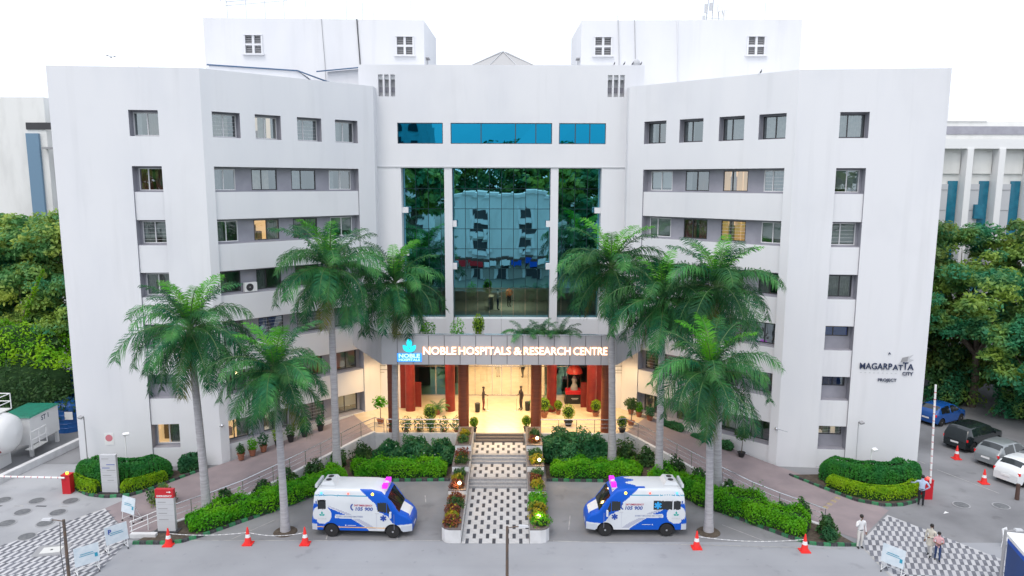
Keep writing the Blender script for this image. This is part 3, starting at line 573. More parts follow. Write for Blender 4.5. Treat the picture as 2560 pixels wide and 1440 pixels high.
e_ = MB(); e_.tube([(-19.9,50.4,25.78),(-14.2,51.9,25.62),(-12.3,52.4,24.95)], .05, 5); e_.quad((-14.3,51.8,25.65),(-12.3,52.3,24.98),(-12.0,53.6,24.98),(-14.0,53.6,25.65)); hb(e_, 'shed_roof_edge', 'roofsheet')
sh = MB(); sh.add([(-12.9,55.0,24.3),(-10.1,55.0,24.3),(-10.1,58,24.3),(-12.9,58,24.3),(-12.9,55.0,26.0),(-10.1,55.0,26.25),(-10.1,58,26.25),(-12.9,58,26.0)], [(0,1,5,4),(4,5,6,7),(0,4,7,3),(1,2,6,5)]); hb(sh, 'roof_shed', 'wall')
e_ = MB(); e_.quad((-13.6,54.6,25.98),(-10.15,54.6,26.3),(-10.15,55.2,26.34),(-13.6,55.2,26.03)); e_.tube([(-13.6,54.6,25.96),(-10.15,54.6,26.28)], .05, 5); hb(e_, 'shed_roof_edge', 'roofsheet')
# ---- entrance canopy
CZ0, CZ1, CFY = 6.42, 8.35, 44.8
cpl = [(-7.5,CFY),(7.5,CFY),(10.5,50.15),(8.9,53.0),(-8.9,53.0),(-10.5,50.15)]
mb = MB(); mb.prism([(x*.994,y+.06 if y < 46 else y) for x,y in cpl], CZ0+.03, CZ0+.22); can = hb(mb, 'canopy', 'fascia_gap')
mb = MB(); n = 15; x0 = -7.5; dx = 15/n
for i in range(n):
    a, b = x0+i*dx+.018, x0+(i+1)*dx-.018; hb(MB().box(a,CFY,CZ0,b,CFY+.05,CZ1-.02), 'fascia_panel', 'fascia', can)
for s in (-1,1):
    p, q = Vector((s*7.5,CFY,0)), Vector((s*10.5,50.15,0)); f_ = frame_of(q.xy,p.xy) if s < 0 else frame_of(p.xy,q.xy); L_ = (q-p).length
    for i in range(6):
        m_ = MB(); pbox(m_, f_, i*L_/6+.012, (i+1)*L_/6-.012, CZ0, CZ1-.02, 0, .05); hb(m_, 'fascia_panel', 'fascia', can)
    m_ = MB(); pbox(m_, f_, .05, L_-.05, CZ0+.1, CZ1-.03, .055, .14); hb(m_, 'upstand', 'fascia_gap', can)
hb(MB().box(-7.45,CFY+.055,CZ0+.1,7.45,CFY+.14,CZ1-.03), 'upstand', 'fascia_gap', can)
mb = MB(); mb.box(-7.55,CFY-.03,CZ1-.02,7.55,CFY+.16,CZ1+.06); hb(mb, 'coping', 'steel', can)
mb = MB(); mb.prism([(x*.99,y+.1) for x,y in cpl], CZ0+.004, CZ0+.02); hb(mb, 'soffit', 'offwhite', can)
for s in (-1,1):
    p, q = (s*7.52,CFY+.1), (s*10.5,50.15); hb(MB().tube([(*p,CZ1+.02),(*q,CZ1+.02)], .06, 6), 'coping', 'steel', can)
dl = MB().lathe([(.15,0),(.15,.03)], 12).mesh('downlight', 'downlight')
for x, y in [(-5.2,47.6),(0,47.6),(5.2,47.6),(-5.2,50.2),(0,50.2),(5.2,50.2),(-8.2,49.8),(8.2,49.8),(-1.6,52.2),(1.6,52.2)]:
    obj('downlight', dl, can, (x, y-48, CZ0-.03))
    l = bpy.data.lights.new('porch_light', 'SPOT'); l.energy = 760; l.color = (1.0,.69,.36); l.spot_size = R(125); l.spot_blend = .6; l.shadow_soft_size = .15
    lo = bpy.data.objects.new('porch_light', l); col.objects.link(lo); lo.parent = hosp; lo.location = (x, y-48, CZ0-.08)
# ---- porch columns
for x, y in ((-2.45,47.0),(2.45,47.0),(-3.75,51.5),(3.75,51.5),(-7.2,47.0),(7.2,47.0),(-6.7,51.5),(6.7,51.5)):
    c_ = MB(); c_.lathe([(.36,PZ),(.36,CZ0)], 28, (x,y,0)); cc = hb(c_, 'porch_column', 'column' if y < 50 else 'redwall', smooth=True)
    r_ = MB()
    for k in range(1,9): r_.lathe([(.362,PZ+k*.58),(.366,PZ+k*.58+.006),(.362,PZ+k*.58+.012)], 28, (x,y,0))
    hb(r_, 'column_joint', 'redwall', cc)
for s in (-1,1):
    hb(MB().box(min(s*7.5,s*6.9),52.0,PZ,max(s*7.5,s*6.9),54.9,CZ0), 'red_pier', 'redwall'); hb(MB().box(min(s*6.9,s*6.0),52.3,PZ,max(s*6.9,s*6.0),52.5,PZ+1.9), 'red_screen', 'redwall')
    hb(MB().box(min(s*7.5,s*11.8),52.2,0,max(s*7.5,s*11.8),52.6,CZ0), 'porch_side_wall', 'wall'); 
    nb_ = MB(); nb_.box(s*9.0-.5,52.17,4.4,s*9.0+.4,52.19,4.46); nb_.box(s*9.0-.5,52.17,4.1,s*9.0+.7,52.19,4.15); nb_.box(s*9.0-.5,52.17,3.9,s*9.0+.3,52.19,3.94); hb(nb_, 'notice_lines', 'grey')
# ---- glazed entrance and lobby
EY = 55.3
g = MB(); 
for x in [-6.9,-5.2,-3.4,-2.1,-.75,0,.75,2.1,3.4,5.2,6.9]: g.box(x-.035,EY-.04,PZ,x+.035,EY+.04,CZ0)
for z in (PZ+.05, 3.6, CZ0-.05): g.box(-6.9,EY-.03,z-.04,6.9,EY+.03,z+.04)
ent = hb(g, 'entrance_screen', 'steel')
xs = [-6.9,-5.2,-3.4,-2.1,-.75,0,.75,2.1,3.4,5.2,6.9]
for a, b in zip(xs, xs[1:]):
    for z0, z1 in ((PZ+.1,3.55),(3.65,CZ0-.1)): hb(MB().quad((a+.04,EY,z0),(b-.04,EY,z0),(b-.04,EY,z1),(a+.04,EY,z1)), 'glass_pane', 'doorglass' if abs(a+b)/2 < 2.9 else 'tealclear', ent)
hb(MB().box(-2.2,EY-.3,5.55,2.2,EY-.1,5.63), 'door_track', 'steel', ent)
M['lobbywall'] = mat('lobby_wall', (.72,.62,.46), .7)
mb = MB(); mb.quad((-8.8,65.5,PZ),(8.8,65.5,PZ),(8.8,65.5,CZ0),(-8.8,65.5,CZ0)); mb.quad((-8.8,53.5,CZ0+.1),(8.8,53.5,CZ0+.1),(8.8,65.5,CZ0+.1),(-8.8,65.5,CZ0+.1))
for s in (-1,1): mb.quad((s*8.8,52.6,PZ),(s*8.8,65.5,PZ),(s*8.8,65.5,CZ0),(s*8.8,52.6,CZ0))
hb(mb, 'lobby_wall', 'lobbywall')
mb = MB(); 
for s in (-1,1): mb.box(min(s*3.4,s*3.6),EY+.3,PZ,max(s*3.4,s*3.6),65.4,CZ0)
hb(mb, 'lobby_partition', 'lobbywall'); 
for s in (-1,1): hb(MB().box(min(s*3.7,s*8.7),EY+2.4,PZ,max(s*3.7,s*8.7),EY+2.5,CZ0), 'side_room_wall', 'room_m')
hb(MB().box(-2.6,57,CZ0-.02,2.6,64,CZ0+.04), 'lobby_light', 'lobbypanel')
for y in (57.5,61):
    l = bpy.data.lights.new('lobby_light', 'AREA'); l.energy = 125; l.color = (1.0,.78,.52); l.size = 2.5
    lo = bpy.data.objects.new('lobby_lamp', l); col.objects.link(lo); lo.parent = hosp; lo.location = (0, y-48, CZ0-.1)
# ---- signs on the building
def wall_text(s_, width, size, x, y, z, m_, name='sign_lettering', parent=None, rz=0, ext=.03, bold=0, **k):
    me = textmesh(s_, size, m_, ext, bold, **k); 
    if width: fit_text(me, width)
    return obj(name, me, parent or hosp, (x,y-48,z), (R(90),0,rz))
zc_ = 7.31
for wd, xa, xb in (('NOBLE',-4.82,-2.76),('HOSPITALS',-2.56,.72),('&',.94,1.42),('RESEARCH',1.58,4.52),('CENTRE',4.74,6.86)):
    wall_text(wd, xb-xa+.02, .70, (xa+xb)/2, CFY-.075, zc_, 'letters', bold=.006, ext=.012); wall_text(wd, xb-xa+.10, .72, (xa+xb)/2, CFY-.035, zc_, 'halo', name='letter_halo', bold=.02, ext=.008)
lg = MB(); y = CFY-.06
def petal(cx_, cz_, ang, l, w_, m=0):
    pts = []
    for i in range(13):
        t = i/12; r_ = math.sin(math.pi*t)**.8*w_/2; pts.append((t*l, r_))
    pts = pts + [(a, -b) for a, b in pts[-2:0:-1]]
    lg.poly([(cx_ + a*math.sin(ang) + b*math.cos(ang), y, cz_ + a*math.cos(ang) - b*math.sin(ang)) for a, b in pts], m); 
petal(-5.72,7.52,0,.62,.36); petal(-5.72,7.24,R(-42),.62,.32); y -= .012; petal(-5.72,7.24,R(42),.62,.32)
hb(lg, 'lit_emblem', 'cyan'); hb(MB().box(-6.5,CFY-.05,6.62,-4.96,CFY-.01,7.16), 'emblem_base', 'bluelit')
wall_text('NOBLE', 1.35, .34, -5.73, CFY-.075, 7.0, 'palebluelit', ext=.01, bold=.012); wall_text('HOSPITALS', 1.35, .22, -5.73, CFY-.075, 6.74, 'palebluelit', ext=.01, bold=.006)
fo = frame_of(B_, A_); ang = math.atan2(A_[1]-B_[1], A_[0]-B_[0]); LO = math.dist(A_,B_)
def wing_text(s_, u0, u1, z, size, m_, bold=.02, ext=.02):
    me = fit_text(textmesh(s_, size, m_, ext, bold), u0-u1); p = P(fo, LO-(u0+u1)/2, z, -.05)
    obj('wing_lettering', me, hosp, (p[0],p[1]-48,p[2]), (R(90),0,ang))
wing_text('MAGARP', 3.90, 1.98, 6.73, .56, 'navy', .004); wing_text('A', 1.93, 1.63, 6.69, .48, 'navy', .004); wing_text('T', 1.60, 1.35, 6.69, .48, 'navy', .004); wing_text('T', 1.36, 1.05, 6.78, .68, 'navy', .004); wing_text('A', 1.07, .70, 6.73, .56, 'navy', .004); wing_text('CITY', 1.34, .72, 6.31, .30, 'navy', .002); wing_text('PROJECT', 2.76, 1.66, 5.88, .28, 'navy', .0); wing_text('A', 2.28, 2.12, 7.58, .2, 'navy', .0)
em = MB(); q = [(2.0,6.55),(1.55,7.0),(1.35,7.25),(.75,7.55),(1.0,7.25),(.7,7.2),(1.05,7.0),(1.3,6.75),(1.7,6.6)]
em.poly([P(fo, LO-u, z, -.02) for u, z in q]); hb(em, 'wing_emblem', 'lgrey'); em = MB(); em.poly([P(fo, LO-u, z, -.03) for u, z in ((1.5,7.05),(1.42,7.32),(1.05,7.42),(1.1,7.1))]); hb(em, 'wing_emblem', 'grey')
em = MB()
for k in range(9): u = 3.85-k*.26; em.poly([P(fo, LO-u, z_, -.02) for u, z_ in ((u,6.30),(u-.1,6.30),(u-.1,6.34),(u,6.34))])
hb(em, 'wing_lettering', 'lgrey')
# small bits fixed to the walls
def lamp_arm(f_, u, z, flip):
    t_ = MB(); a = P(f_, u, z, -.05); b = P(f_, u+flip*.95, z+.06, -.35); t_.tube([a,b], .018, 5); t_.lathe([(.05,-.1),(.11,0),(.05,.1)], 10, a); hb(t_, 'wall_lamp', 'steel')
lamp_arm(frame_of((-B_[0],B_[1]),(-C_[0],C_[1])), .12, 2.6, -.3); lamp_arm(frame_of(C_,B_), math.dist(B_,C_)-.1, 2.5, .9)
fl = frame_of((-A_[0],A_[1]),(-B_[0],B_[1]))
sg = MB(); pbox(sg, fl, 1.55, 2.1, 1.55, 2.3, -.02, 0); nh = hb(sg, 'wall_notice', 'white')
M['pink'] = plain('pink_print', (.62,.20,.24)); sg = MB(); sg.poly([P(fl, 1.82+.22*math.cos(a*math.pi/10), 2.0+.22*math.sin(a*math.pi/10), -.026) for a in range(20)]); hb(sg, 'notice_disc', 'pink', nh)
# ================================================================ vegetation
def frond_mesh(elev, droop, L_, nl, m_, seed, leaflet=.62, hang=.5):
    r = random.Random(seed); mb = MB(); n = 12; pts = []; x = z = 0.0; a = elev; ds = L_/n; tans = []
    side = r.uniform(-.12,.12); y = 0.0
    for i in range(n+1):
        pts.append(Vector((x,y,z))); tans.append(Vector((math.cos(a),side*i/n,math.sin(a))).normalized())
        x += ds*math.cos(a); z += ds*math.sin(a); y += ds*side*i/n; a -= droop/n*(0.45+1.1*i/n)
    mb.tube(pts, [.035*(1-.85*i/n)+.004 for i in range(n+1)], 4, 1)
    for k in range(nl):
        t = .10+.90*(k+.5)/nl; f = t*n; i = min(int(f), n-1); p = pts[i].lerp(pts[i+1], f-i); tg = tans[i].lerp(tans[i+1], f-i).normalized()
        sd = tg.cross(Vector((0,0,1))).normalized(); up = sd.cross(tg).normalized()
        l = leaflet*(math.sin(math.pi*min(1,(t*.86+.10)))**.55)*r.uniform(.85,1.12)
        for s in (-1,1):
            h = r.uniform(-.25,.50); 
            dr = (sd*s*(.80) + tg*.55 + up*h).normalized(); w_ = .020+.012*r.random()
            m1 = p + dr*l*.55 + Vector((0,0,-hang*l*.12)); tip = p + dr*l*.92 + Vector((0,0,-hang*l*(.55+.3*r.random())))
            q = tg*w_
            mb.add([p-q*.6, p+q*.6, m1+q, m1-q, tip], [(0,1,2,3),(3,2,4)])
    return mb.mesh('frond', [m_,'shaft'])
FM = {'up':[frond_mesh(R(64),R(72),3.9,64,'palm',k,.80,.45) for k in range(3)], 'young':[frond_mesh(R(74),R(70),3.6,60,'palm_y',k+5,.76,.40) for k in range(3)],
      'mid':[frond_mesh(R(44),R(118),4.2,74,'palm',k+10,.98,.75) for k in range(5)], 'low':[frond_mesh(R(12),R(112),4.2,74,'palm',k+20,1.0,.9) for k in range(5)],
      'hang':[frond_mesh(R(-26),R(72),4.0,70,'palm',k+30,.92,1.0) for k in range(4)], 'old':[frond_mesh(R(-48),R(42),3.4,60,'palm_o',k+40,.80,1.1) for k in range(2)]}
def palm(x, y, z0, zc, k, lean, label, seed, young=2, skirt=True):
    r = random.Random(seed); t = thing('palm_tree', label, 'palm tree', (x,y,z0), 0, 'royal palms in front of the hospital'); h = zc - z0 - 1.0*k
    pts = []; rs = []
    for i in range(13):
        f = i/12; pts.append((lean[0]*f**1.4, lean[1]*f**1.4, h*f)); rs.append((.10*(1-f)**9 + .215 + .02*math.sin(math.pi*f) - .05*f)*min(1,k*1.02))
    mb = MB().tube(pts, rs, 14); mb.build('trunk', 'trunk', t, smooth=True)
    rg = MB()
    for i in range(3, int(h/.32)):
        f = i*.32/h; rr = (.10*(1-f)**9 + .217 + .02*math.sin(math.pi*f) - .05*f)*min(1,k*1.02); c = (lean[0]*f**1.4, lean[1]*f**1.4, h*f); rg.lathe([(rr,-.014),(rr+.006,0),(rr,.014)], 12, c)
    rg.build('trunk_rings', 'bark' if False else 'trunk', t)
    top = Vector(pts[-1]); MB().tube([top-Vector((0,0,.05)), top+Vector((0,0,.25)), top+Vector((0,0,.75*k)), top+Vector((0,0,1.15*k))], [.19*k,.21*k,.15*k,.07*k], 12).build('crownshaft', 'shaft', t, smooth=True)
    base = top + Vector((0,0,.85*k)); az = r.uniform(0,6.28); n = 0
    for kind, cnt, zoff in (('young',young+1,.15),('up',r.randint(3,5),.1),('mid',r.randint(7,9),0),('low',r.randint(10,12),-.08),('hang',r.randint(10,12),-.2),('old',r.randint(2,3) if skirt else 3,-.3)):
        for j in range(cnt):
            a = az + n*2.399963 + r.uniform(-.2,.2); n += 1
            o = obj('frond', r.choice(FM[kind]), t, base + Vector((0,0,zoff*k)), (r.uniform(-.12,.12), r.uniform(-.14,.14), a)); sc = k*r.uniform(.88,1.08); o.scale = (sc,sc,sc)
    if skirt:
        sk = MB()
        for j in range(14):
            a = r.uniform(0,6.28); l = r.uniform(.5,1.2); p = top+Vector((.19*math.cos(a)*k,.19*math.sin(a)*k,.05)); q = p+Vector((.22*math.cos(a),.22*math.sin(a),-l*.4)); e = p+Vector((.16*math.cos(a),.16*math.sin(a),-l)); s_ = Vector((-math.sin(a),math.cos(a),0))*.07
            sk.add([p-s_,p+s_,q+s_,q-s_,e], [(0,1,2,3),(3,2,4)])
        sk.build('dry_sheath', 'deadleaf', t)
    return t
palm(-15.55,36.5,.1,10.6,.95,(-.35,.1),'tall palm in the hedge bed beside the red topped sign',11,2)
palm(-10.92,35.1,0,8.7,.84,(-.15,.0),'short palm on the asphalt behind the left row of cones',12,3,False)
palm(-9.95,42.3,.1,13.1,1.0,(-.05,0),'tallest palm left of the entrance, rising from the hedge behind the ambulance',13,1)
palm(-6.95,46.1,.1,11.6,.95,(.15,0),'palm in front of the glowing blue emblem, nearest the stairs on the left',14,3,False)
palm(7.22,43.9,.1,13.0,1.0,(-.35,0),'tall palm at the right end of the lit sign',15,3,False)
palm(9.65,41.2,.1,11.4,.95,(-.1,0),'palm rising from the hedge behind the right ambulance, second right of the sign',16,2,False)
palm(11.05,35.2,0,8.7,.88,(-.25,0),'short palm on the asphalt beside the right ambulance tail',17,3,False)
palm(12.75,39.7,.1,12.4,1.0,(-.55,0),'tall palm standing behind the short palm on the right',18,2,False)
for x, y, l in ((-10.92,35.1,'round soil patch at the foot of the short palm on the left'),(11.05,35.2,'round soil patch at the foot of the short palm on the right')):
    b = MB(); b.lathe([(.62,0),(.55,.06),(.3,.09)], 18, (x,y,-.01)); o = b.build('soil_patch', 'soil'); o['kind'] = 'structure'
# ---- broad trees
def crown_mesh(seed, rx, rz, nclump, per, m_, size):
    g = np.random.default_rng(seed); u = g.normal(size=(nclump,3)); u /= np.linalg.norm(u,axis=1,keepdims=True); rad = g.uniform(.45,1.0,size=(nclump,1))**.6
    C0 = u*rad*np.array([rx,rx,rz]); C0[:,2] = np.where(C0[:,2] < -rz*.55, C0[:,2]*.5, C0[:,2]); cr = g.uniform(.20,.36,size=(nclump,1))*rx
    v = g.normal(size=(nclump,per,3)); v /= np.linalg.norm(v,axis=2,keepdims=True); rr = g.uniform(.55,1.05,size=(nclump,per,1)); v[:,:,2] = np.where(v[:,:,2] < -.3, -v[:,:,2]*.4, v[:,:,2])
    Pp = C0[:,None,:] + v*rr*cr[:,None,:]*np.array([1,1,.75]); return quads_mesh('crown', leaves(Pp.reshape(-1,3), size, .5, .5, .4, out=v.reshape(-1,3)), m_), C0
CM = [crown_mesh(k, 3.2, 2.8, 66, 300, m_, .125) for k, m_ in ((1,'tree'),(2,'tree2'),(3,'tree'))]
CMf = [crown_mesh(9, 3.2, 2.8, 46, 60, 'tree', .30)]
def tree(x, y, h, k, label, seed, kind=0, far=False, group='trees beyond the hospital'):
    r = random.Random(seed); t = thing('leafy_tree', label, 'tree', (x,y,0), r.uniform(0,6.28), group); me, C0 = (CMf[0] if far else CM[kind])
    zc = h - 2.6*k; c = obj('crown', me, t, (0,0,zc)); c.scale = (k,k,k*r.uniform(.9,1.1)); c.rotation_euler = (0,0,r.uniform(0,6.28))
    mb = MB().tube([(0,0,0),(.1,.05,zc*.3),(-.05,.1,zc*.65),(0,0,zc)], [.24*k,.19*k,.15*k,.10*k], 8)
    for j in range(0, len(C0), 8):
        p = C0[j]*k*.8; mb.tube([(0,0,zc*.55),(p[0]*.5,p[1]*.5,zc*.75+p[2]*.2),(p[0],p[1],zc+p[2])], [.10*k,.06*k,.02], 5)
    mb.build('trunk', 'bark', t); return t
# right side, beyond the parked cars
for i, (x, y, h, k, kd, l) in enumerate(((29.8,66.0,15.0,1.35,0,'dark tree nearest the right wing wall, at the back'),(35.0,63.5,14.6,1.45,1,'olive tinted tree left of the striped office block, behind the blue car'),(41.0,64.0,14.6,1.45,0,'green tree below the first blue strip windows of the far office block'),(47.5,62.5,14.2,1.5,1,'olive tree at the right edge under the far office block'),
    (38.2,56.6,11.6,1.5,0,'dense tree with dark trunk spreading over the black car'),(44.3,54.5,11.2,1.5,2,'low spreading tree over the parked cars at the right edge'),(33.0,61.0,10.0,1.3,2,'small dark tree between the wing wall and the blue car'),(40.2,51.2,8.2,1.25,0,'low leafy tree hanging over the grey and white cars'),(50.0,58.0,15.5,1.4,2,'tall tree partly cut by the right picture edge'),(37.5,60.5,7.4,1.3,1,'bushy low tree behind the blue car'),(42.0,58.5,6.6,1.3,0,'low bushy tree deep in the shade behind the black car'),(43.6,48.6,6.2,1.15,2,'lowest leafy tree at the right edge, above the white car'))):
    tree(x, y, h, k, l, 50+i, kd)
# left side, behind the tanks
for i, (x, y, h, k, kd, l) in enumerate(((-34.6,59.5,15.2,1.45,1,'olive tree against the left wing edge, high up'),(-40.0,61.5,14.8,1.5,1,'brownish green tree below the far white building, left of the wing'),(-46,63,15.0,1.55,0,'tree at the left picture edge below the far white building'),(-38.5,56,10.8,1.35,1,'mid height bushy tree at the left picture edge'),(-33.2,55.0,10.4,1.15,0,'shadowed tree close to the left wing wall'),(-43,58,12.0,1.4,2,'dark tree half hidden at the far left'))):
    tree(x, y, h, k, l, 80+i, kd)
# ---- bushy things made of leaves over a dark core
def bush(name, label, cat, x, y, z, rx, ry, rz, m_, n, size, seed, group=None, core=True, aspect=.5, bump=.22, stems=0, extra=None):
    g = np.random.default_rng(seed); v = g.normal(size=(n,3)); v /= np.linalg.norm(v,axis=1,keepdims=True); v[:,2] = np.abs(v[:,2])*1.0 - .15
    ph = g.uniform(0,6.28,4); lob = 1 + bump*(np.sin(v[:,0]*5+ph[0])*np.sin(v[:,1]*5+ph[1]) + .6*np.sin(v[:,2]*6+v[:,0]*4+ph[2]))
    Pp = v*(lob*g.uniform(.72,1.04,n))[:,None]*np.array([rx,ry,rz])
    t = thing(name, label, cat, (x,y,z), 0, group); Pp[:,2] += rz*.25
    obj('foliage', quads_mesh('foliage', leaves(Pp, size, aspect, .35, .4, out=v), m_), t)
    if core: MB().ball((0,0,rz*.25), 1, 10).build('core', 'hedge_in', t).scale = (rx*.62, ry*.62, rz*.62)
    if stems:
        s_ = MB()
        for k in range(stems): a = g.uniform(0,6.28); s_.tube([(0,0,-.02),(rx*.3*math.cos(a),ry*.3*math.sin(a),rz*.4),(rx*.6*math.cos(a),ry*.6*math.sin(a),rz*.85)], [.02,.014,.006], 4)
        s_.build('stem', 'bark', t)
    if extra:
        m2, n2, s2 = extra; i = g.integers(0, n, n2); obj('blossom', quads_mesh('blossom', leaves(Pp[i]*1.03, s2, .8, .6, .3, out=v[i]), m2), t)
    return t
def hedge(name, label, spine, width, height, m_, dens, size, seed, z=.06, rough=.06, taper=.85, group=None, loose=0):
    """a strip of clipped or loose planting along a line of points"""
    g = np.random.default_rng(seed); q_ = np.array(spine, float); q_ = np.vstack([2*q_[0]-q_[1], q_, 2*q_[-1]-q_[-2]]); sp = []
    for i in range(1, len(q_)-2):
        for f in np.linspace(0, 1, 8, endpoint=False):
            a0, a1, a2, a3 = q_[i-1:i+3]; sp.append(.5*(2*a1+(a2-a0)*f+(2*a0-5*a1+4*a2-a3)*f*f+(3*a1-a0-3*a2+a3)*f**3))
    sp.append(q_[-2]); sp = np.array(sp); seg = np.diff(sp, axis=0); L_ = np.linalg.norm(seg, axis=1); cum = np.concatenate([[0], np.cumsum(L_)]); tot = cum[-1]; o0 = sp[len(sp)//2]
    def pos(s): i = np.clip(np.searchsorted(cum, s, 'right')-1, 0, len(seg)-1); f = (s-cum[i])/L_[i]; return sp[i] + seg[i]*f[:,None], seg[i]/L_[i][:,None]
    n = int(dens*tot*(width+2*height)); s = g.uniform(0, tot, n); c, tg = pos(s); nr = np.stack([-tg[:,1], tg[:,0]], 1)
    a = g.uniform(0, math.pi, n); e = .45; ca, sa = np.cos(a), np.sin(a); cx_ = np.sign(ca)*np.abs(ca)**e; cz_ = np.abs(sa)**e
    vn = np.array([mnoise.noise((p[0]*1.1+seed, p[1]*1.1, q*.7)) for p, q in zip(c, ca)])
    endf = np.minimum(1, np.minimum(s, tot-s)/(width*.5)+.35)**.5
    k = (1 + rough*4*vn*.5)*g.uniform(1-rough, 1.02, n)*endf
    k = np.where(g.uniform(size=n) < loose, k*g.uniform(1.0,1.32,n), k)
    pz = cz_*height*k*(1); off = cx_*width/2*k*(1-(1-taper)*cz_)
    Pp = np.stack([c[:,0]+nr[:,0]*off-o0[0], c[:,1]+nr[:,1]*off-o0[1], pz], 1); outv = np.stack([nr[:,0]*ca, nr[:,1]*ca, sa], 1)
    t = thing(name, label, 'hedge', (o0[0],o0[1],z), 0, group)
    obj('foliage', quads_mesh('foliage', leaves(Pp, size, .55, .3, .4, out=outv), m_), t)
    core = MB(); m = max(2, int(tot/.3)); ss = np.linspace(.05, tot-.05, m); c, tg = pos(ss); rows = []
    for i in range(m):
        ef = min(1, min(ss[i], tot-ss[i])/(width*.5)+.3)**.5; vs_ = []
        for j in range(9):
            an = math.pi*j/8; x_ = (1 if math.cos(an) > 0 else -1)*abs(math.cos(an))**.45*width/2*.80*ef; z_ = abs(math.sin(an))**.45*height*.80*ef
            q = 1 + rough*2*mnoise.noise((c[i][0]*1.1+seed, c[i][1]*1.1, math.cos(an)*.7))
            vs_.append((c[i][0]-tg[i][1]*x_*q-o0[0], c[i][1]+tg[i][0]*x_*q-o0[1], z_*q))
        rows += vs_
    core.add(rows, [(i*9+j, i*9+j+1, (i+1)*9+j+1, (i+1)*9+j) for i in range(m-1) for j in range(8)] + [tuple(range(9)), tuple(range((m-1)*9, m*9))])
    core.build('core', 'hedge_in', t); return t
# clipped island hedges
hedge('clipped_hedge','dark clipped hedge block under the left wing wall, behind the grey sign',[(-25.3,41.9),(-24.0,41.3),(-22.5,41.05),(-21.2,41.5),(-20.4,42.4)],2.0,1.35,'hedge_d',520,.058,1,rough=.03)
hedge('clipped_hedge','small dark shrub mass right of the left island hedge',[(-19.9,42.6),(-19.2,43.0),(-18.6,43.4)],.9,.95,'frangi',240,.10,2,rough=.15)
hedge('clipped_hedge','yellow green clipped hedge left of the grey sign',[(-25.3,41.0),(-24.7,40.3),(-23.9,39.8),(-23.15,39.6)],.62,.72,'hedge_y',560,.05,3,rough=.03)
hedge('clipped_hedge','yellow green clipped hedge right of the grey sign',[(-21.9,39.65),(-21.1,40.0),(-20.5,40.75),(-20.1,41.4)],.66,.72,'hedge_y',560,.05,4,rough=.03)
hedge('clipped_hedge','dark clipped hedge block on the right island below the wing lettering',[(19.9,42.3),(21.2,41.3),(22.6,40.9),(23.9,41.0),(25.2,42.1)],1.9,1.35,'hedge_d',520,.058,5,rough=.03)
hedge('clipped_hedge','long yellow green crescent hedge on the right island',[(19.75,41.0),(20.5,39.9),(21.5,39.25),(22.6,39.1),(23.7,39.45),(24.6,40.3)],.72,.75,'hedge_y',560,.05,6,rough=.03)
# loose green strips along the forecourt kerb
hedge('garden_strip','bright green planting strip behind the left ambulance, by the stairs',[(-3.2,42.6),(-5.5,42.5),(-7.9,42.5),(-8.9,42.0)],1.7,.95,'hedge',520,.058,7,rough=.24,loose=.10)
hedge('garden_strip','bright green planting strip sloping down the left forecourt kerb to the sign',[(-9.4,41.75),(-10.6,40.4),(-12.4,38.4),(-13.9,36.9),(-15.2,35.7),(-16.0,35.1)],1.75,.95,'hedge',520,.058,8,rough=.26,loose=.10)
hedge('garden_strip','bright green planting strip behind the front of the right ambulance',[(3.2,42.6),(5.4,42.5),(7.6,42.5),(8.8,42.1)],1.7,.95,'hedge',520,.058,9,rough=.24,loose=.10)
hedge('garden_strip','bright green planting strip sloping down the right forecourt kerb to the last cone',[(9.3,41.7),(10.6,40.3),(12.4,38.3),(13.9,36.8),(15.2,35.6),(16.1,34.9)],1.95,1.05,'hedge',520,.058,10,rough=.26,loose=.10)
# shrubs
SH = [(-3.6,44.4,.95,1.05,'left of the stairs, next to the planters'),(-5.4,44.5,1.1,1.15,'below the porch railing, left of the stairs'),(-7.0,44.4,.85,.95,'beside the trunk of the palm nearest the emblem'),(3.5,44.6,1.1,1.25,'right of the stairs, next to the planters'),(5.0,44.3,1.25,1.45,'below the red stall, right of the stairs'),(6.2,44.6,.9,1.1,'left of the palm trunk at the end of the lit sign'),(4.2,45.5,1.0,1.3,'close to the porch edge right of the stairs')]
for i, (x, y, r_, h, l) in enumerate(SH): bush('broad_leaf_shrub','dark broad leaved shrub '+l,'shrub',x,y,.06,r_*1.1,r_*.9,h*1.3,'frangi',2200,.14,100+i,'shrubs below the porch',stems=5,aspect=.32,extra=('flower',14,.05))
RS = [(-8.9,44.6,.7,.8),(-10.2,43.6,.55,.7),(-11.3,42.0,.6,.7),(-12.5,40.6,.55,.65),(-13.5,39.2,.5,.6),(-15.0,37.7,.5,.75),(8.3,45.2,.75,.9),(9.4,44.0,.6,.8),(10.9,42.3,.6,.8),(12.0,40.9,.6,.7),(13.3,39.1,.55,.7),(14.2,37.9,.5,.65),(15.4,36.5,.5,.6),(17.1,34.9,.45,.7)]
RN = ['highest','second highest','third highest','third lowest','second lowest','lowest']
RNr = ['highest','second highest','third highest','fourth highest','fourth lowest','third lowest','second lowest','lowest']
for i, (x, y, r_, h) in enumerate(RS):
    l = (RN[i] + ' of the loose shrubs along the left ramp railing') if i < 6 else (RNr[i-6] + ' of the loose shrubs along the right ramp railing')
    bush('loose_shrub', l, 'shrub', x, y, .06, r_, r_, h+.25, 'shrub', 520, .10, 130+i, 'loose shrubs along the ramp railings', stems=4)
bush('loose_shrub','thin upright shrub between the railing and the speed bump, right side','shrub',16.35,36.35,.1,.42,.42,1.05,'shrub',480,.09,150,stems=4)
bush('loose_shrub','olive loose shrub beside the red topped sign','shrub',-18.9,38.4,.05,.75,.6,.9,'tree2',650,.09,151,stems=4)
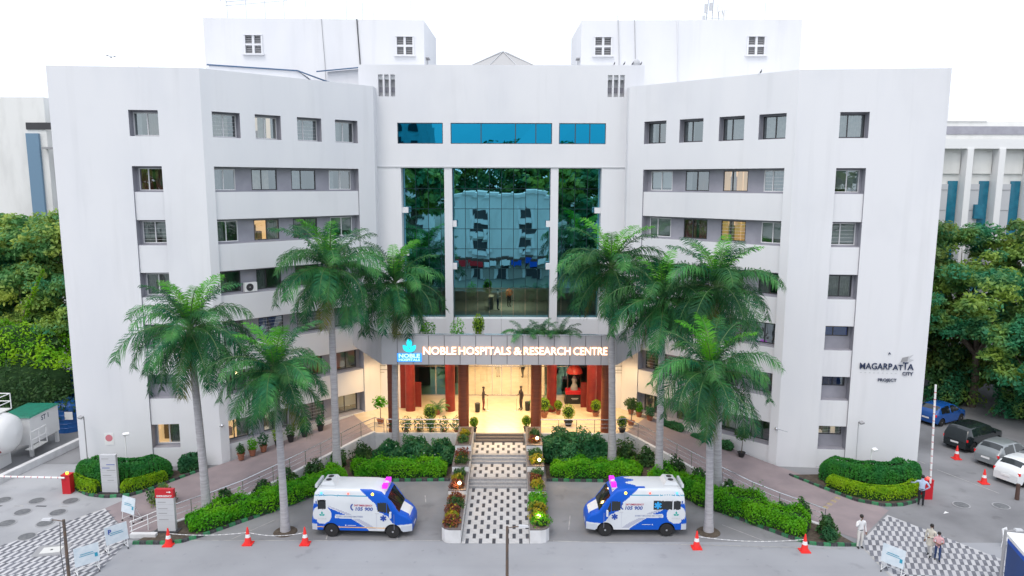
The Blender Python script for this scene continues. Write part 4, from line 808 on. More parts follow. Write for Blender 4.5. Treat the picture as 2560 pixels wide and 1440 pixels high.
bush('loose_shrub','spiky pale shrub beside the lower end of the right railing','shrub',16.9,34.25,.06,.4,.4,.6,'frangi',200,.18,152,aspect=.14)
# bright creeper mass left
bush('creeper_mass','bright yellow green creeper covering the bushes above the tanks','creeper',-35.2,51.6,4.4,5.2,2.0,3.0,'treey',7500,.12,160)
bush('creeper_mass','dark green creeper hanging behind the white tanks','creeper',-34.6,51.0,.2,5.4,2.0,4.4,'shrub',7500,.12,161)
cp = thing('creeper_pole','leaning pole wrapped in bright creeper, left of the wing','creeper',(-36.2,52.6,6.6)); MB().tube([(0,0,0),(1.2,0,2.6),(2.5,0,4.9)], [.07,.06,.03], 6).build('pole', 'bark', cp)
tt = rng.uniform(0,1,420); Pp = np.stack([2.5*tt, np.zeros(420), 4.9*tt**.97], 1) + rng.normal(size=(420,3))*(.17*(1.1-tt))[:,None]; obj('foliage', quads_mesh('foliage', leaves(Pp, .12, .5), 'treey'), cp)
for i, (x, y, r_, h, l) in enumerate(((37.0,57.5,2.2,2.6,'behind the blue hatchback'),(40.5,54.0,2.2,2.4,'behind the black car'),(43.0,50.2,2.2,2.2,'behind the grey hatchback'),(33.5,62.5,2.4,3.0,'beyond the pale van'))):
    bush('undergrowth_shrub','wide dark shrub in the tree shade '+l,'shrub',x,y,0,r_,r_*.8,h,'tree',2600,.13,170+i,'undergrowth below the right trees')
# ---- planters along the stairs
for s in (-1,1):
    nm = 'left' if s < 0 else 'right'
    pl = thing('stair_planter', 'white stepped planter wall with dark coping along the %s side of the stairs' % nm, 'planter', (s*2.2,38,0))
    tiers = [(33.95,38.0,.75),(38.02,40.6,1.0),(40.62,43.0,1.35),(43.02,46.4,1.75)]
    for k, (y0, y1, zt) in enumerate(tiers):
        if k == 0:
            poly = [(s*1.74,y0),(s*1.74,y1),(s*2.72,y1),(s*2.72,y0+.35),(s*2.55,y0+.1),(s*2.3,y0)]
        else: poly = [(s*1.74,y0),(s*1.74,y1),(s*2.72,y1),(s*2.72,y0)]
        q = MB(); q.prism(poly, 0, zt-.05); q.build('planter_tier', 'planter', pl, world=True)
        c_ = MB(); cxm = sum(p[0] for p in poly)/len(poly); cym = sum(p[1] for p in poly)/len(poly); outp = [(cxm+(p[0]-cxm)*1.02, cym+(p[1]-cym)*1.004) for p in poly]; inn = [(cxm+(p[0]-cxm)*.74, cym+(p[1]-cym)*.92) for p in poly]; n = len(poly)
        c_.add([(*p,zt) for p in outp]+[(*p,zt) for p in inn]+[(*p,zt-.05) for p in outp], [(i,(i+1)%n,n+(i+1)%n,n+i) for i in range(n)]+[(i,(i+1)%n,2*n+(i+1)%n,2*n+i) for i in range(n)]); c_.build('coping', 'coping', pl, world=True)
        MB().poly([(*p,zt-.02) for p in inn]).build('soil', 'soil', pl, world=True)
CR_ = [(34.55,.73,'crot_r','shrub',.42),(35.15,.73,'crot_y','crot_y',.36),(35.8,.73,'crot_r','crot_y',.42),(36.5,.73,'shrub','shrub',.45),(37.3,.73,'crot_r','shrub',.42),(38.5,.98,'crot_r','crot_y',.40),(39.4,.98,'crot_y','crot_r',.35),(40.1,.98,'shrub','shrub',.38),(41.3,1.33,'shrub','crot_y',.42),(42.3,1.33,'crot_r','shrub',.42),(43.7,1.73,'shrub','crot_r',.35),(44.9,1.73,'crot_y','shrub',.32)]
ORD = ['first','second','third','fourth','fifth','sixth','seventh','eighth','ninth','tenth','eleventh','twelfth']
CN = {'crot_r':'reddish','crot_y':'yellow leaved','shrub':'green','hedge':'bright green'}
for s in (-1,1):
    for i, (y, z, a, b, r_) in enumerate(CR_):
        m_ = a if s < 0 else b
        if s > 0 and i < 5 and m_ == 'shrub': m_ = 'hedge'
        bush('planter_shrub', '%s %s shrub from the road in the %s stair planter' % (ORD[i], CN[m_], 'left' if s < 0 else 'right'), 'shrub', s*2.24+random.uniform(-.08,.08), y, z, r_*(1.25 if s > 0 and i < 5 else 1), r_, r_*(1.35 if s > 0 and i < 5 else 1.05), m_, 260, .085, 200+i+(50 if s > 0 else 0), 'shrubs in the stair planters', stems=3, aspect=.35, extra=('crot_y',22,.06) if i % 2 == 0 else None)
def garden_lamp(x, y, z, label):
    t = thing('garden_lamp', label, 'lamp', (x,y,z)); MB().tube([(0,0,0),(0,0,.28)], .02, 6).build('stake', 'dark', t); MB().ball((0,0,.36), .10, 12).build('globe', 'lampglow', t, smooth=True)
    l = bpy.data.lights.new('garden_light', 'POINT'); l.energy = 22; l.color = (1,.62,.25); l.shadow_soft_size = .1; o = bpy.data.objects.new('garden_light', l); col.objects.link(o); o.parent = t; o.location = (0,-.16,.42)
garden_lamp(2.45,40.75,1.33,'glowing globe lamp in the right stair planter'); garden_lamp(-2.1,38.15,1.0,'glowing globe lamp in the left stair planter, halfway up'); garden_lamp(2.4,43.3,1.73,'small glowing lamp in the top right stair planter'); garden_lamp(2.2,34.7,.73,'small lit lamp in the lowest right stair planter')
# ---- pots and topiary
def pot(t, r_, h, m_): 
    MB().lathe([(r_*.68,0),(r_*.95,h*.88),(r_*1.08,h*.88),(r_*1.08,h),(r_*.9,h),(r_*.86,h*.92),(1e-4,h*.92)], 14).build('pot', m_, t)
def potted(x, y, z, label, r_, h, pm, kind, k, seed, group='potted plants'):
    t = thing('potted_plant', label, 'potted plant', (x,y,z), 0, group); pot(t, r_, h, pm); g = np.random.default_rng(seed)
    if kind == 'ball':
        MB().tube([(0,0,h*.9),(0,0,h+.25*k)], .025, 6).build('stem', 'bark', t); v = g.normal(size=(420,3)); v /= np.linalg.norm(v,axis=1,keepdims=True); Pp = v*g.uniform(.8,1.04,(420,1))*np.array([.36,.36,.42])*k + np.array([0,0,h+.5*k])
        obj('foliage', quads_mesh('foliage', leaves(Pp, .055, .55, .3, .3, out=v), 'topi'), t); MB().ball((0,0,h+.5*k), .28*k, 10).build('core', 'hedge_in', t)
    elif kind == 'bush':
        v = g.normal(size=(240,3)); v /= np.linalg.norm(v,axis=1,keepdims=True); Pp = v*g.uniform(.5,1.05,(240,1))*np.array([.34,.34,.46])*k + np.array([0,0,h+.35*k])
        obj('foliage', quads_mesh('foliage', leaves(Pp, .085, .4, .3, .3, out=v), ['shrub','hedge','frangi','topi'][seed%4]), t); MB().tube([(0,0,h*.9),(0,0,h+.3*k)], .02, 5).build('stem', 'bark', t)
    elif kind == 'palm':
        for j in range(11):
            o = obj('frond', FM['mid'][j%4] if j > 3 else FM['up'][j%2], t, (0,0,h), (0,random.uniform(-.2,.2),j*2.4)); o.scale = (.26*k,)*3
    elif kind == 'small_tree':
        MB().tube([(0,0,h*.9),(.03,0,h+.7*k),(0,.02,h+1.1*k)], [.03,.022,.012], 6).build('stem', 'bark', t); v = g.normal(size=(300,3)); v /= np.linalg.norm(v,axis=1,keepdims=True); Pp = v*g.uniform(.4,1.05,(300,1))*np.array([.55,.55,.42])*k + np.array([0,0,h+1.25*k])
        obj('foliage', quads_mesh('foliage', leaves(Pp, .10, .45, .4, .3, out=v), 'shrub' if seed % 2 else 'hedge'), t)
    return t
potted(-4.85,48.0,PZ,'large round topiary in a pot behind the left porch railing',.3,.35,'blackpot','ball',1.35,1); potted(4.75,48.2,PZ,'large round topiary in a pot on the right of the porch',.3,.35,'blackpot','ball',1.3,2)
potted(-4.6,50.6,PZ,'small potted palm beside the back column left of the doors',.22,.35,'terracotta','palm',1.0,3); potted(-1.75,46.95,PZ,'light green potted shrub at the top of the stairs, left',.2,.3,'blackpot','ball',.8,4); potted(1.8,47.1,PZ,'light green potted shrub at the top of the stairs, right',.2,.3,'blackpot','ball',.85,5)
potted(3.15,50.0,PZ,'taller clipped plant in a pot beside the right back column',.28,.4,'terracotta','ball',1.15,6); potted(3.0,51.6,PZ,'slim potted palm beside the right back column',.22,.4,'terracotta','palm',1.1,7); potted(4.2,50.7,PZ,'small round potted bush in front of the red stall',.2,.3,'terracotta','ball',.8,8); potted(6.9,50.3,PZ,'round potted bush between the red stall and the palm trunk',.26,.32,'terracotta','ball',1.0,9)
potted(-8.4,48.6,PZ,'leafy potted tree at the left end of the porch',.26,.3,'terracotta','small_tree',1.0,10); potted(9.15,48.4,PZ,'slim potted tree at the right end of the porch',.26,.3,'terracotta','small_tree',1.0,11); potted(8.3,46.95,PZ,'round yellow green bush beside the right railing corner',.24,.25,'blackpot','ball',.95,12)
for i in range(6): potted(-7.2+i*.85,46.95,PZ,ORD[i]+' low potted shrub from the left behind the porch railing',.16,.10,'terracotta','bush',1.25,20+i+(i%2),'shrubs behind the porch railing')
for i, (u, k, pm) in enumerate(((1.0,.8,'terracotta'),(1.75,.95,'terracotta'),(2.5,1.1,'terracotta'),(3.5,1.2,'blackpot'),(4.4,1.1,'blackpot'),(5.4,1.2,'blackpot'),(6.6,1.0,'blackpot'))):
    p = P(frame_of((-17.75,44.0),(-9.0,52.0)), u, 0, -.62); potted(p[0],p[1],.16+.105*u,ORD[i]+' pot from the front corner along the left wing wall',.24,.42,pm,'bush',k,40+i,'pots along the left wing wall')
for i, (u, k) in enumerate(((10.6,.9),(9.9,.9),(9.0,1.0))):
    p = P(frame_of((17.75,44.0),(9.0,52.0)), u, 0, .62); potted(p[0],p[1],.16+.105*u,ORD[i]+' pot from the porch along the right wing wall',.24,.36,'terracotta','bush',k,60+i,'pots along the right wing wall')
for (ua, ub), l in (((6.4,8.4),'upper low dark hedge along the foot of the right wing wall'),((2.7,5.8),'lower low dark hedge along the foot of the right wing wall')):
    q0, q1 = P(frame_of((17.75,44.0),(9.0,52.0)), ua, 0, .5), P(frame_of((17.75,44.0),(9.0,52.0)), ub, 0, .5); qm = ((q0[0]+q1[0])/2,(q0[1]+q1[1])/2)
    hedge('wall_hedge', l, [q0[:2],qm,q1[:2]], .55, .62, 'frangi', 420, .07, int(ua*10), z=.16+.105*(ua+ub)/2-.12, rough=.25)
p = P(frame_of((17.75,44.0),(9.0,52.0)), 2.0, 0, .75); potted(p[0],p[1],.33,'slim young tree in a dark pot beside the right wing corner',.24,.3,'blackpot','small_tree',1.0,71)
for i, (x, k, kd, l) in enumerate(((-1.35,1.3,'tall','columnar clipped plant on the terrace above the lit sign'),(-2.7,1.0,'bush','loose bush on the terrace above the emblem side'),(1.6,1.1,'palm','small palm on the terrace above the right half of the sign'),(2.7,1.0,'palm','second small palm on the terrace right of the middle'),(3.9,1.1,'palm','third small palm on the terrace near the tall right palm'),(-4.6,.9,'bush','bush on the terrace behind the palm by the emblem'))):
    if kd == 'tall':
        t = potted(x,45.5,CZ0+.22,l,.3,.95,'blackpot','ball',1.1,80); t.scale = (1,1,1.5)
    else: potted(x,45.55,CZ0+.22,l,.3,1.45,'blackpot',kd,k*1.5,80+i)
# ================================================================ vehicles
def pl(x, pts):
    if x <= pts[0][0]: return pts[0][1]
    for (a,b),(c,d_) in zip(pts, pts[1:]):
        if x <= c: return b+(d_-b)*(x-a)/(c-a) if c > a else d_
    return pts[-1][1]
def loft(xs, zb, zt, hw, crown, ns, ntp, classify, parent, mats, names, smooth=True):
    """shell of a vehicle from cross sections; classify(x,y,z,top) -> (part, material)"""
    rows = []
    for x in xs:
        b, t_ = zb(x), zt(x); half = []
        for i in range(ns): z = b+(t_-b)*i/ns; half.append((hw(x,z,t_), z))
        w0 = hw(x,t_,t_)
        for i in range(ntp+1): q = 1-i/ntp; half.append((w0*q, t_+crown*(1-q**2)))
        rows.append([(y,z) for y,z in half] + [(-y,z) for y,z in half[-2::-1]])
    m = len(rows[0]); parts = {}
    for i in range(len(xs)-1):
        for j in range(m-1):
            q = [(xs[i],*rows[i][j]),(xs[i+1],*rows[i+1][j]),(xs[i+1],*rows[i+1][j+1]),(xs[i],*rows[i][j+1])]
            c = [sum(p[k] for p in q)/4 for k in range(3)]; top = ns <= (j if j < m//2 else m-2-j)
            pk, mk = classify(c[0], c[1], c[2], top); parts.setdefault(pk, []).append((i,j,mk))
    vid = lambda i, j: i*m+j
    allv = [(xs[i],*rows[i][j]) for i in range(len(xs)) for j in range(m)]
    for pk, fl_ in parts.items():
        used = {}; mb = MB(); mk_l = sorted({f[2] for f in fl_})
        for i, j, mk in fl_:
            f = []
            for v in (vid(i,j), vid(i+1,j), vid(i+1,j+1), vid(i,j+1)):
                if v not in used: used[v] = len(mb.v); mb.v.append(allv[v])
                f.append(used[v])
            mb.f.append(tuple(f)); mb.m.append(mk_l.index(mk))
        if pk == 'body':
            k0 = len(mb.v); 
            for i in (0, len(xs)-1):
                k = len(mb.v); mb.v += [allv[vid(i,j)] for j in range(m)]; mb.f.append(tuple(range(k,k+m))); mb.m.append(0)
        mb.build(names.get(pk, pk), mk_l, parent, smooth=smooth)
def wheel_mesh(r_, w_):
    ty = MB(); prof = [(r_*.62,-w_/2),(r_*.92,-w_/2),(r_,-w_*.32),(r_,w_*.32),(r_*.92,w_/2),(r_*.62,w_/2)]; ty.lathe(prof, 26); ty.v = [(a,c,b) for a,b,c in ty.v]
    rm = MB(); rm.lathe([(r_*.62,-w_*.46),(r_*.60,-w_*.50),(r_*.54,-w_*.42),(r_*.52,-w_*.30)], 26); rm.lathe([(r_*.20,-w_*.44),(r_*.14,-w_*.50),(1e-4,-w_*.52)], 14)
    for k in range(6):
        a = k*math.pi/3; c, s = math.cos(a), math.sin(a); p = r_*.09; q = r_*.55
        rm.add([(c*r_*.15-s*p,s*r_*.15+c*p,-w_*.44),(c*r_*.15+s*p,s*r_*.15-c*p,-w_*.44),(c*q+s*p*1.3,s*q-c*p*1.3,-w_*.40),(c*q-s*p*1.3,s*q+c*p*1.3,-w_*.40)], [(0,1,2,3)])
    rm.v = [(a,c,b) for a,b,c in rm.v]
    dk = MB(); dk.lathe([(1e-4,-w_*.22),(r_*.60,-w_*.22)], 20); dk.v = [(a,c,b) for a,b,c in dk.v]
    return ty.mesh('tyre','tyre_rubber',True), rm.mesh('rim','rim_metal'), dk.mesh('brake_disc','black')
M['tyre_rubber'] = mat('tyre_rubber', (.018,.018,.019), .85); M['rim_metal'] = mat('rim_metal', (.55,.56,.57), .35, metal=.7)
def add_wheels(t, spots, r_, w_):
    ty, rm, dk = wheel_mesh(r_, w_)
    for x, y in spots:
        wl = obj('wheel', ty, t, (x,y,r_)); 
        if y > 0: wl.rotation_euler = (0,0,math.pi)
        obj('rim', rm, wl); obj('brake_disc', dk, wl)
M.update(a_white=mat('ambulance_white', (.66,.69,.72), .3, coat=.2, c2=(.61,.64,.67), scale=.8), a_blue=mat('ambulance_blue', (.004,.088,.50), .4, spec=.25), a_grey=mat('livery_grey', (.42,.44,.53), .35), a_orange=mat('livery_orange', (.72,.42,.16), .4), a_teal=mat('livery_teal', (.02,.28,.42), .4), a_bump=mat('bumper_grey', (.50,.54,.60), .45),
 mag=mat('magenta_lamp', (.6,.02,.7), .3, emit=(.8,.03,.9), es=.55), amber=mat('amber_lamp', (.9,.5,.02), .3, emit=(1.0,.62,.05), es=3.2), lblue=mat('blue_lamp', (.05,.2,.9), .3, emit=(.08,.35,1.0), es=1.6), lred=mat('red_lamp', (.8,.08,.06), .3, emit=(1.0,.12,.08), es=1.4), headl=mat('headlight', (.75,.78,.8), .15, spec=.8), tailr=mat('tail_light', (.45,.01,.015), .25, emit=(1,.02,.02), es=.25), brake=mat('brake_light', (.6,.02,.02), .3, emit=(1,.05,.03), es=5), liv_teal=plain('livery_teal_print', (.01,.38,.33)), liv_blue=plain('livery_blue_print', (.012,.06,.33)), liv_red=plain('livery_red_print', (.45,.04,.10)), liv_pale=plain('livery_pale_print', (.30,.34,.50)), cyanlit=mat('window_star', (.03,.35,.75), .4))
def pip(p, poly): return inside(p, poly)
A_CAB = [(2.46,2.70),(2.9,2.32),(3.42,1.88),(3.50,1.50),(4.04,1.22),(4.27,.86),(4.5,.74),(5.3,.74),(5.3,2.0),(4.0,2.8)]
A_LOW = [(-.1,1.86),(.35,1.84),(.92,1.64),(1.76,1.28),(2.80,.62),(3.05,.40),(-.1,.40)]
A_GREY = [(.86,1.76),(.98,1.66),(1.85,1.27),(2.88,.62),(3.05,.50),(3.40,.50),(3.05,.78),(2.0,1.34)]
A_BAN = [(1.22,1.08),(1.28,1.27),(2.9,1.27),(2.8,1.08)]
A_DW = [(3.50,1.97),(4.02,1.97),(4.24,1.36),(3.50,1.50)]
def ambulance(label, loc, rz, side, bigwin):
    t = thing('ambulance', label, 'ambulance', loc, rz, 'ambulances parked in the forecourt'); Lh = 2.64
    wx = (1.03, 4.28); ZT = [(0,.98),(.05,1.25),(.16,2.38),(.30,2.56),(.5,2.62),(3.2,2.62),(3.7,2.52),(4.02,2.22),(4.62,1.38),(5.02,1.15),(5.18,.98),(5.27,.78)]
    def zt(x): return pl(x, ZT)
    def zb(x):
        b = .40 if x < 4.8 else .34
        for q in wx:
            if abs(x-q) < .44: b = max(b, .36+math.sqrt(.44**2-(x-q)**2))
        return min(b, zt(x)-.05)
    def hw(x, z, t_):
        w_ = .975
        if z > 1.9: w_ -= .15*((z-1.9)/.72)**1.6
        if x > 4.2: w_ -= .24*((x-4.2)/1.08)**2
        if x < .25: w_ -= .05*(1-x/.25)**2
        if z > t_-.12: w_ -= .05*((z-(t_-.12))/.12)**2
        return w_
    def cls(x, y, z, top):
        if top:
            if 4.04 < x < 4.62: return ('windscreen','carglass') if abs(y) < .80 - .0*(x-4) else ('body','a_blue')
            if x >= 4.62: return ('body','a_white' if abs(y) < .48 and x < 5.12 else 'a_blue')
            if bigwin:
                if 2.9 + .25*math.sin(y*9) < x < 3.62: return ('body','a_blue')
                if 2.2 < x <= 3.2 and side*y > .58: return ('body','a_blue')
                if 3.62 <= x: return ('body','a_blue' if abs(y) > .62 or x > 3.9 else 'a_white')
                return ('body','a_white')
            return ('body','a_white' if x < 3.86 else 'a_blue')
        if z < .66 and x > 4.72: return ('bumper','a_bump')
        if z < .98 and x < .28 : return ('bumper' if z < .74 else 'body','a_bump' if z < .74 else 'a_blue')
        if pip((x,z), A_DW): return ('door_window','carglass') if abs(x-3.98) > .018 or z < 1.3 else ('body','a_blue')
        if not bigwin or y*side < 0:
            if .34 < x < .76 and 1.56 < z < 2.06: return ('rear_window','carglass')
        else:
            if .34 < x < .70 and 1.52 < z < 2.0: return ('rear_window','carglass')
            if .78 < x < 1.78 and 1.52 < z < 2.0: return ('side_window','carglass')
        if (x-.56)**2 + (z-1.24)**2 < .50**2: return ('body','a_white')
        if pip((x,z), A_CAB): return ('body','a_blue')
        if 2.27 < z < 2.325 and x < 3.0 and (not bigwin or int(x/.06) % 2 or z < 2.295): return ('body','a_teal')
        if .555 < z < .61 and .28 < x < 3.9 and not bigwin: return ('body','a_orange')
        if pip((x,z), A_BAN): return ('body','a_white')
        if pip((x,z), A_LOW): return ('body','a_blue')
        if pip((x,z), A_GREY): return ('body','a_grey')
        return ('body','a_white')
    xs = [0,.02,.05,.08,.11,.14,.17,.2,.24,.28] + [.31+.031*i for i in range(160)]; xs = [x for x in xs if x < 5.26] + [5.27]
    # shift the lofted parts so that the vehicle's middle is at the root
    holder = []
    before = set(bpy.data.objects)
    loft(xs, zb, zt, hw, .05, 44, 12, cls, t, None, {})
    for o in set(bpy.data.objects)-before: o.location.x = -Lh
    add_wheels(t, [(q-Lh, s*.86) for q in wx for s in (-1,1)], .36, .20)
    MB().box(-2.5,-.84,.30,2.0,.84,.46).build('underbody','black',t)
    for q in wx:
        ar = MB()
        for s in (-1,1):
            for k in range(10):
                a0, a1 = math.pi*k/10, math.pi*(k+1)/10
                ar.quad((q-Lh+.44*math.cos(a0),s*.97,.36+.44*math.sin(a0)),(q-Lh+.44*math.cos(a1),s*.97,.36+.44*math.sin(a1)),(q-Lh+.44*math.cos(a1),s*.55,.36+.44*math.sin(a1)),(q-Lh+.44*math.cos(a0),s*.55,.36+.44*math.sin(a0)))
        ar.build('wheel_arch','black',t)
    ac = MB(); ac.add([(-2.25,-.55,2.66),(-1.45,-.55,2.66),(-1.45,.55,2.66),(-2.25,.55,2.66),(-2.15,-.48,2.84),(-1.6,-.48,2.88),(-1.6,.48,2.88),(-2.15,.48,2.84)], [(4,5,6,7),(0,1,5,4),(1,2,6,5),(2,3,7,6),(3,0,4,7)]); a_ = ac.build('roof_air_unit','a_white',t)
    for y in (-.22,.22): MB().lathe([(.15,0),(.15,.02)], 14, (-1.88,y,2.862)).build('fan','dark',a_)
    MB().box(-2.52,-.6,2.56,-2.40,.6,2.74).build('rear_spoiler','a_white',t)
    lb = MB(); lb.add([(1.05,-.55,2.52),(1.28,-.55,2.42),(1.28,.55,2.42),(1.05,.55,2.52),(1.07,-.52,2.72),(1.26,-.52,2.66),(1.26,.52,2.66),(1.07,.52,2.72)], [(4,5,6,7),(0,1,5,4),(1,2,6,5),(2,3,7,6),(3,0,4,7)]); l_ = lb.build('light_bar','a_white',t)
    for y0, y1 in ((-.56,-.2),(.2,.56)): MB().box(1.03,y0,2.56,1.30,y1,2.75).build('beacon','mag',l_)
    for s in (-1,1):
        for x, m_ in ((-2.1,'lblue'),(-.68,'lred'),(.6,'amber')): MB().ball((x,s*.905,2.40), .075 if m_ != 'lred' else .06, 10).build('side_beacon', m_, t)
        MB().tube([(1.5,s*.93,1.4),(1.58,s*1.12,1.42)], .018, 5).build('mirror_arm','dark',t); MB().obox((1.58,s*1.18,1.40),(.10,.16,.30)).build('mirror','a_white',t)
        MB().add([(2.05,s*.78,1.02),(2.38,s*.66,.92),(2.38,s*.66,.74),(2.05,s*.80,.74)], [(0,1,2,3)]).build('headlight','headl',t)
        hl = MB(); hl.ball((2.36,s*.60,.86), .10, 10, .9); hl.build('headlight','headl',t)
        MB().box(.72,s*.978-.008,1.36,.92,s*.978+.008,1.40).build('door_handle','lgrey',t)
        MB().box(-2.56,s*.80-.06,1.0,-2.50,s*.80+.06,1.6).build('tail_light','tailr',t)
        MB().box(-2.40,s*.978-.006,1.86,-2.34,s*.978+.006,2.0).build('vent','liv_blue',t)
    MB().box(2.56,-.35,.62,2.60,.35,.86).build('grille','dark',t); MB().box(2.60,-.26,.46,2.635,.26,.57).build('number_plate','white',t); MB().box(-2.68,-.26,.80,-2.62,.26,.91).build('number_plate','white',t)
    for s in (-1,1):
        for x in (.80,2.02-.3): MB().box(x-.006,s*.9765-.004,.50,x+.006,s*.9765+.004,1.34).build('door_seam','a_grey',t)
    gl = MB(); gl.tube([(1.48,-.7,2.19),(1.9,-.1,1.55)], .012, 4); gl.tube([(1.5,.1,2.17),(1.92,.55,1.53)], .012, 4); gl.build('wiper','black',t)
    MB().box(1.2,.1,1.3,1.7,.7,1.7).build('driver_seat','dark',t)
    # printed lettering on the side in view
    y = side*.985; rz_ = 0 if side < 0 else math.pi
    def tx(s_, x, z, wd, size, m_, **k):
        me = textmesh(s_, size, m_, .001, **k); fit_text(me, wd); obj('livery_text', me, t, (x-Lh, y, z), (R(90),0,rz_))
    tx('24/7 EMERGENCY', 2.76, 1.80, .98, .13, 'liv_red', shear=.15, bold=.003); tx('105 900', 2.80, 1.60, .92, .26, 'liv_blue', shear=.15, bold=.006); tx('EVERY SECOND MATTERS', 2.02, 1.175, 1.40, .12, 'liv_pale', shear=.15, bold=.002); tx('NOBLE', .56, 1.03, .44, .10, 'lgrey')
    bx = MB(); bx.box(1.9-Lh,y-.002,.68,2.35-Lh,y+.002,.70); bx.box(1.78-Lh,y-.002,.66,1.83-Lh,y+.002,.72); bx.build('livery_text','white',t)
    ph = MB(); 
    for k in range(9):
        a0, a1 = R(110+k*16), R(110+(k+1)*16); c = (2.28-Lh,1.70); s_ = 1 if side < 0 else 1
        fx = -1 if side > 0 else 1; X0 = (2.26 if side < 0 else 3.32)-Lh
        ph.quad((X0+fx*.19*math.cos(a0),y,1.70+.2*math.sin(a0)),(X0+fx*.19*math.cos(a1),y,1.70+.2*math.sin(a1)),(X0+fx*.12*math.cos(a1),y,1.70+.13*math.sin(a1)),(X0+fx*.12*math.cos(a0),y,1.70+.13*math.sin(a0)))
    ph.build('phone_symbol','liv_blue',t)
    def star(x, z, r_, m_, yy):
        st = MB()
        for k in range(3):
            a = math.pi/2 + k*math.pi/3; c, s = math.cos(a)*r_, math.sin(a)*r_; px, pz = -math.sin(a)*r_*.26, math.cos(a)*r_*.26
            yk = yy*(1+.0012*k); st.quad((x-c-px,yk,z-s-pz),(x+c-px,yk,z+s-pz),(x+c+px,yk,z+s+pz),(x-c+px,yk,z-s+pz))
        st.build('medical_star',m_,t)
    star(3.80-Lh, 1.12, .17, 'liv_blue', y)
    if bigwin: star(1.54-Lh, 1.76, .20, 'cyanlit', y+side*.002); MB().box(1.30-Lh,y-.004,1.52,1.315-Lh,y+.004,2.0).build('window_bar','dark',t)
    for a in (0, R(60), R(-60)):
        pt = MB(); pts = []
        for i in range(9): q = i/8; pts.append((q*.17, math.sin(math.pi*q)*.05))
        pts = pts + [(p,-q) for p, q in pts[-2:0:-1]]; fz = 1.26 if a == 0 else 1.2
        pt.poly([(.56-Lh+p*math.sin(a)+q*math.cos(a), y+side*.001*(1+(a > 0)), fz+p*math.cos(a)*(1 if a == 0 else .8)-q*math.sin(a)) for p, q in pts]); pt.build('livery_emblem','liv_teal',t)
    return t
ambulance('white and blue ambulance left of the stairs, facing right', (-6.78,35.42,0), R(-2.5), -1, False).scale = (.97,.97,.97)
ambulance('white and blue ambulance right of the stairs, facing left', (7.2,35.62,0), R(180), 1, True).scale = (.97,.97,.97)
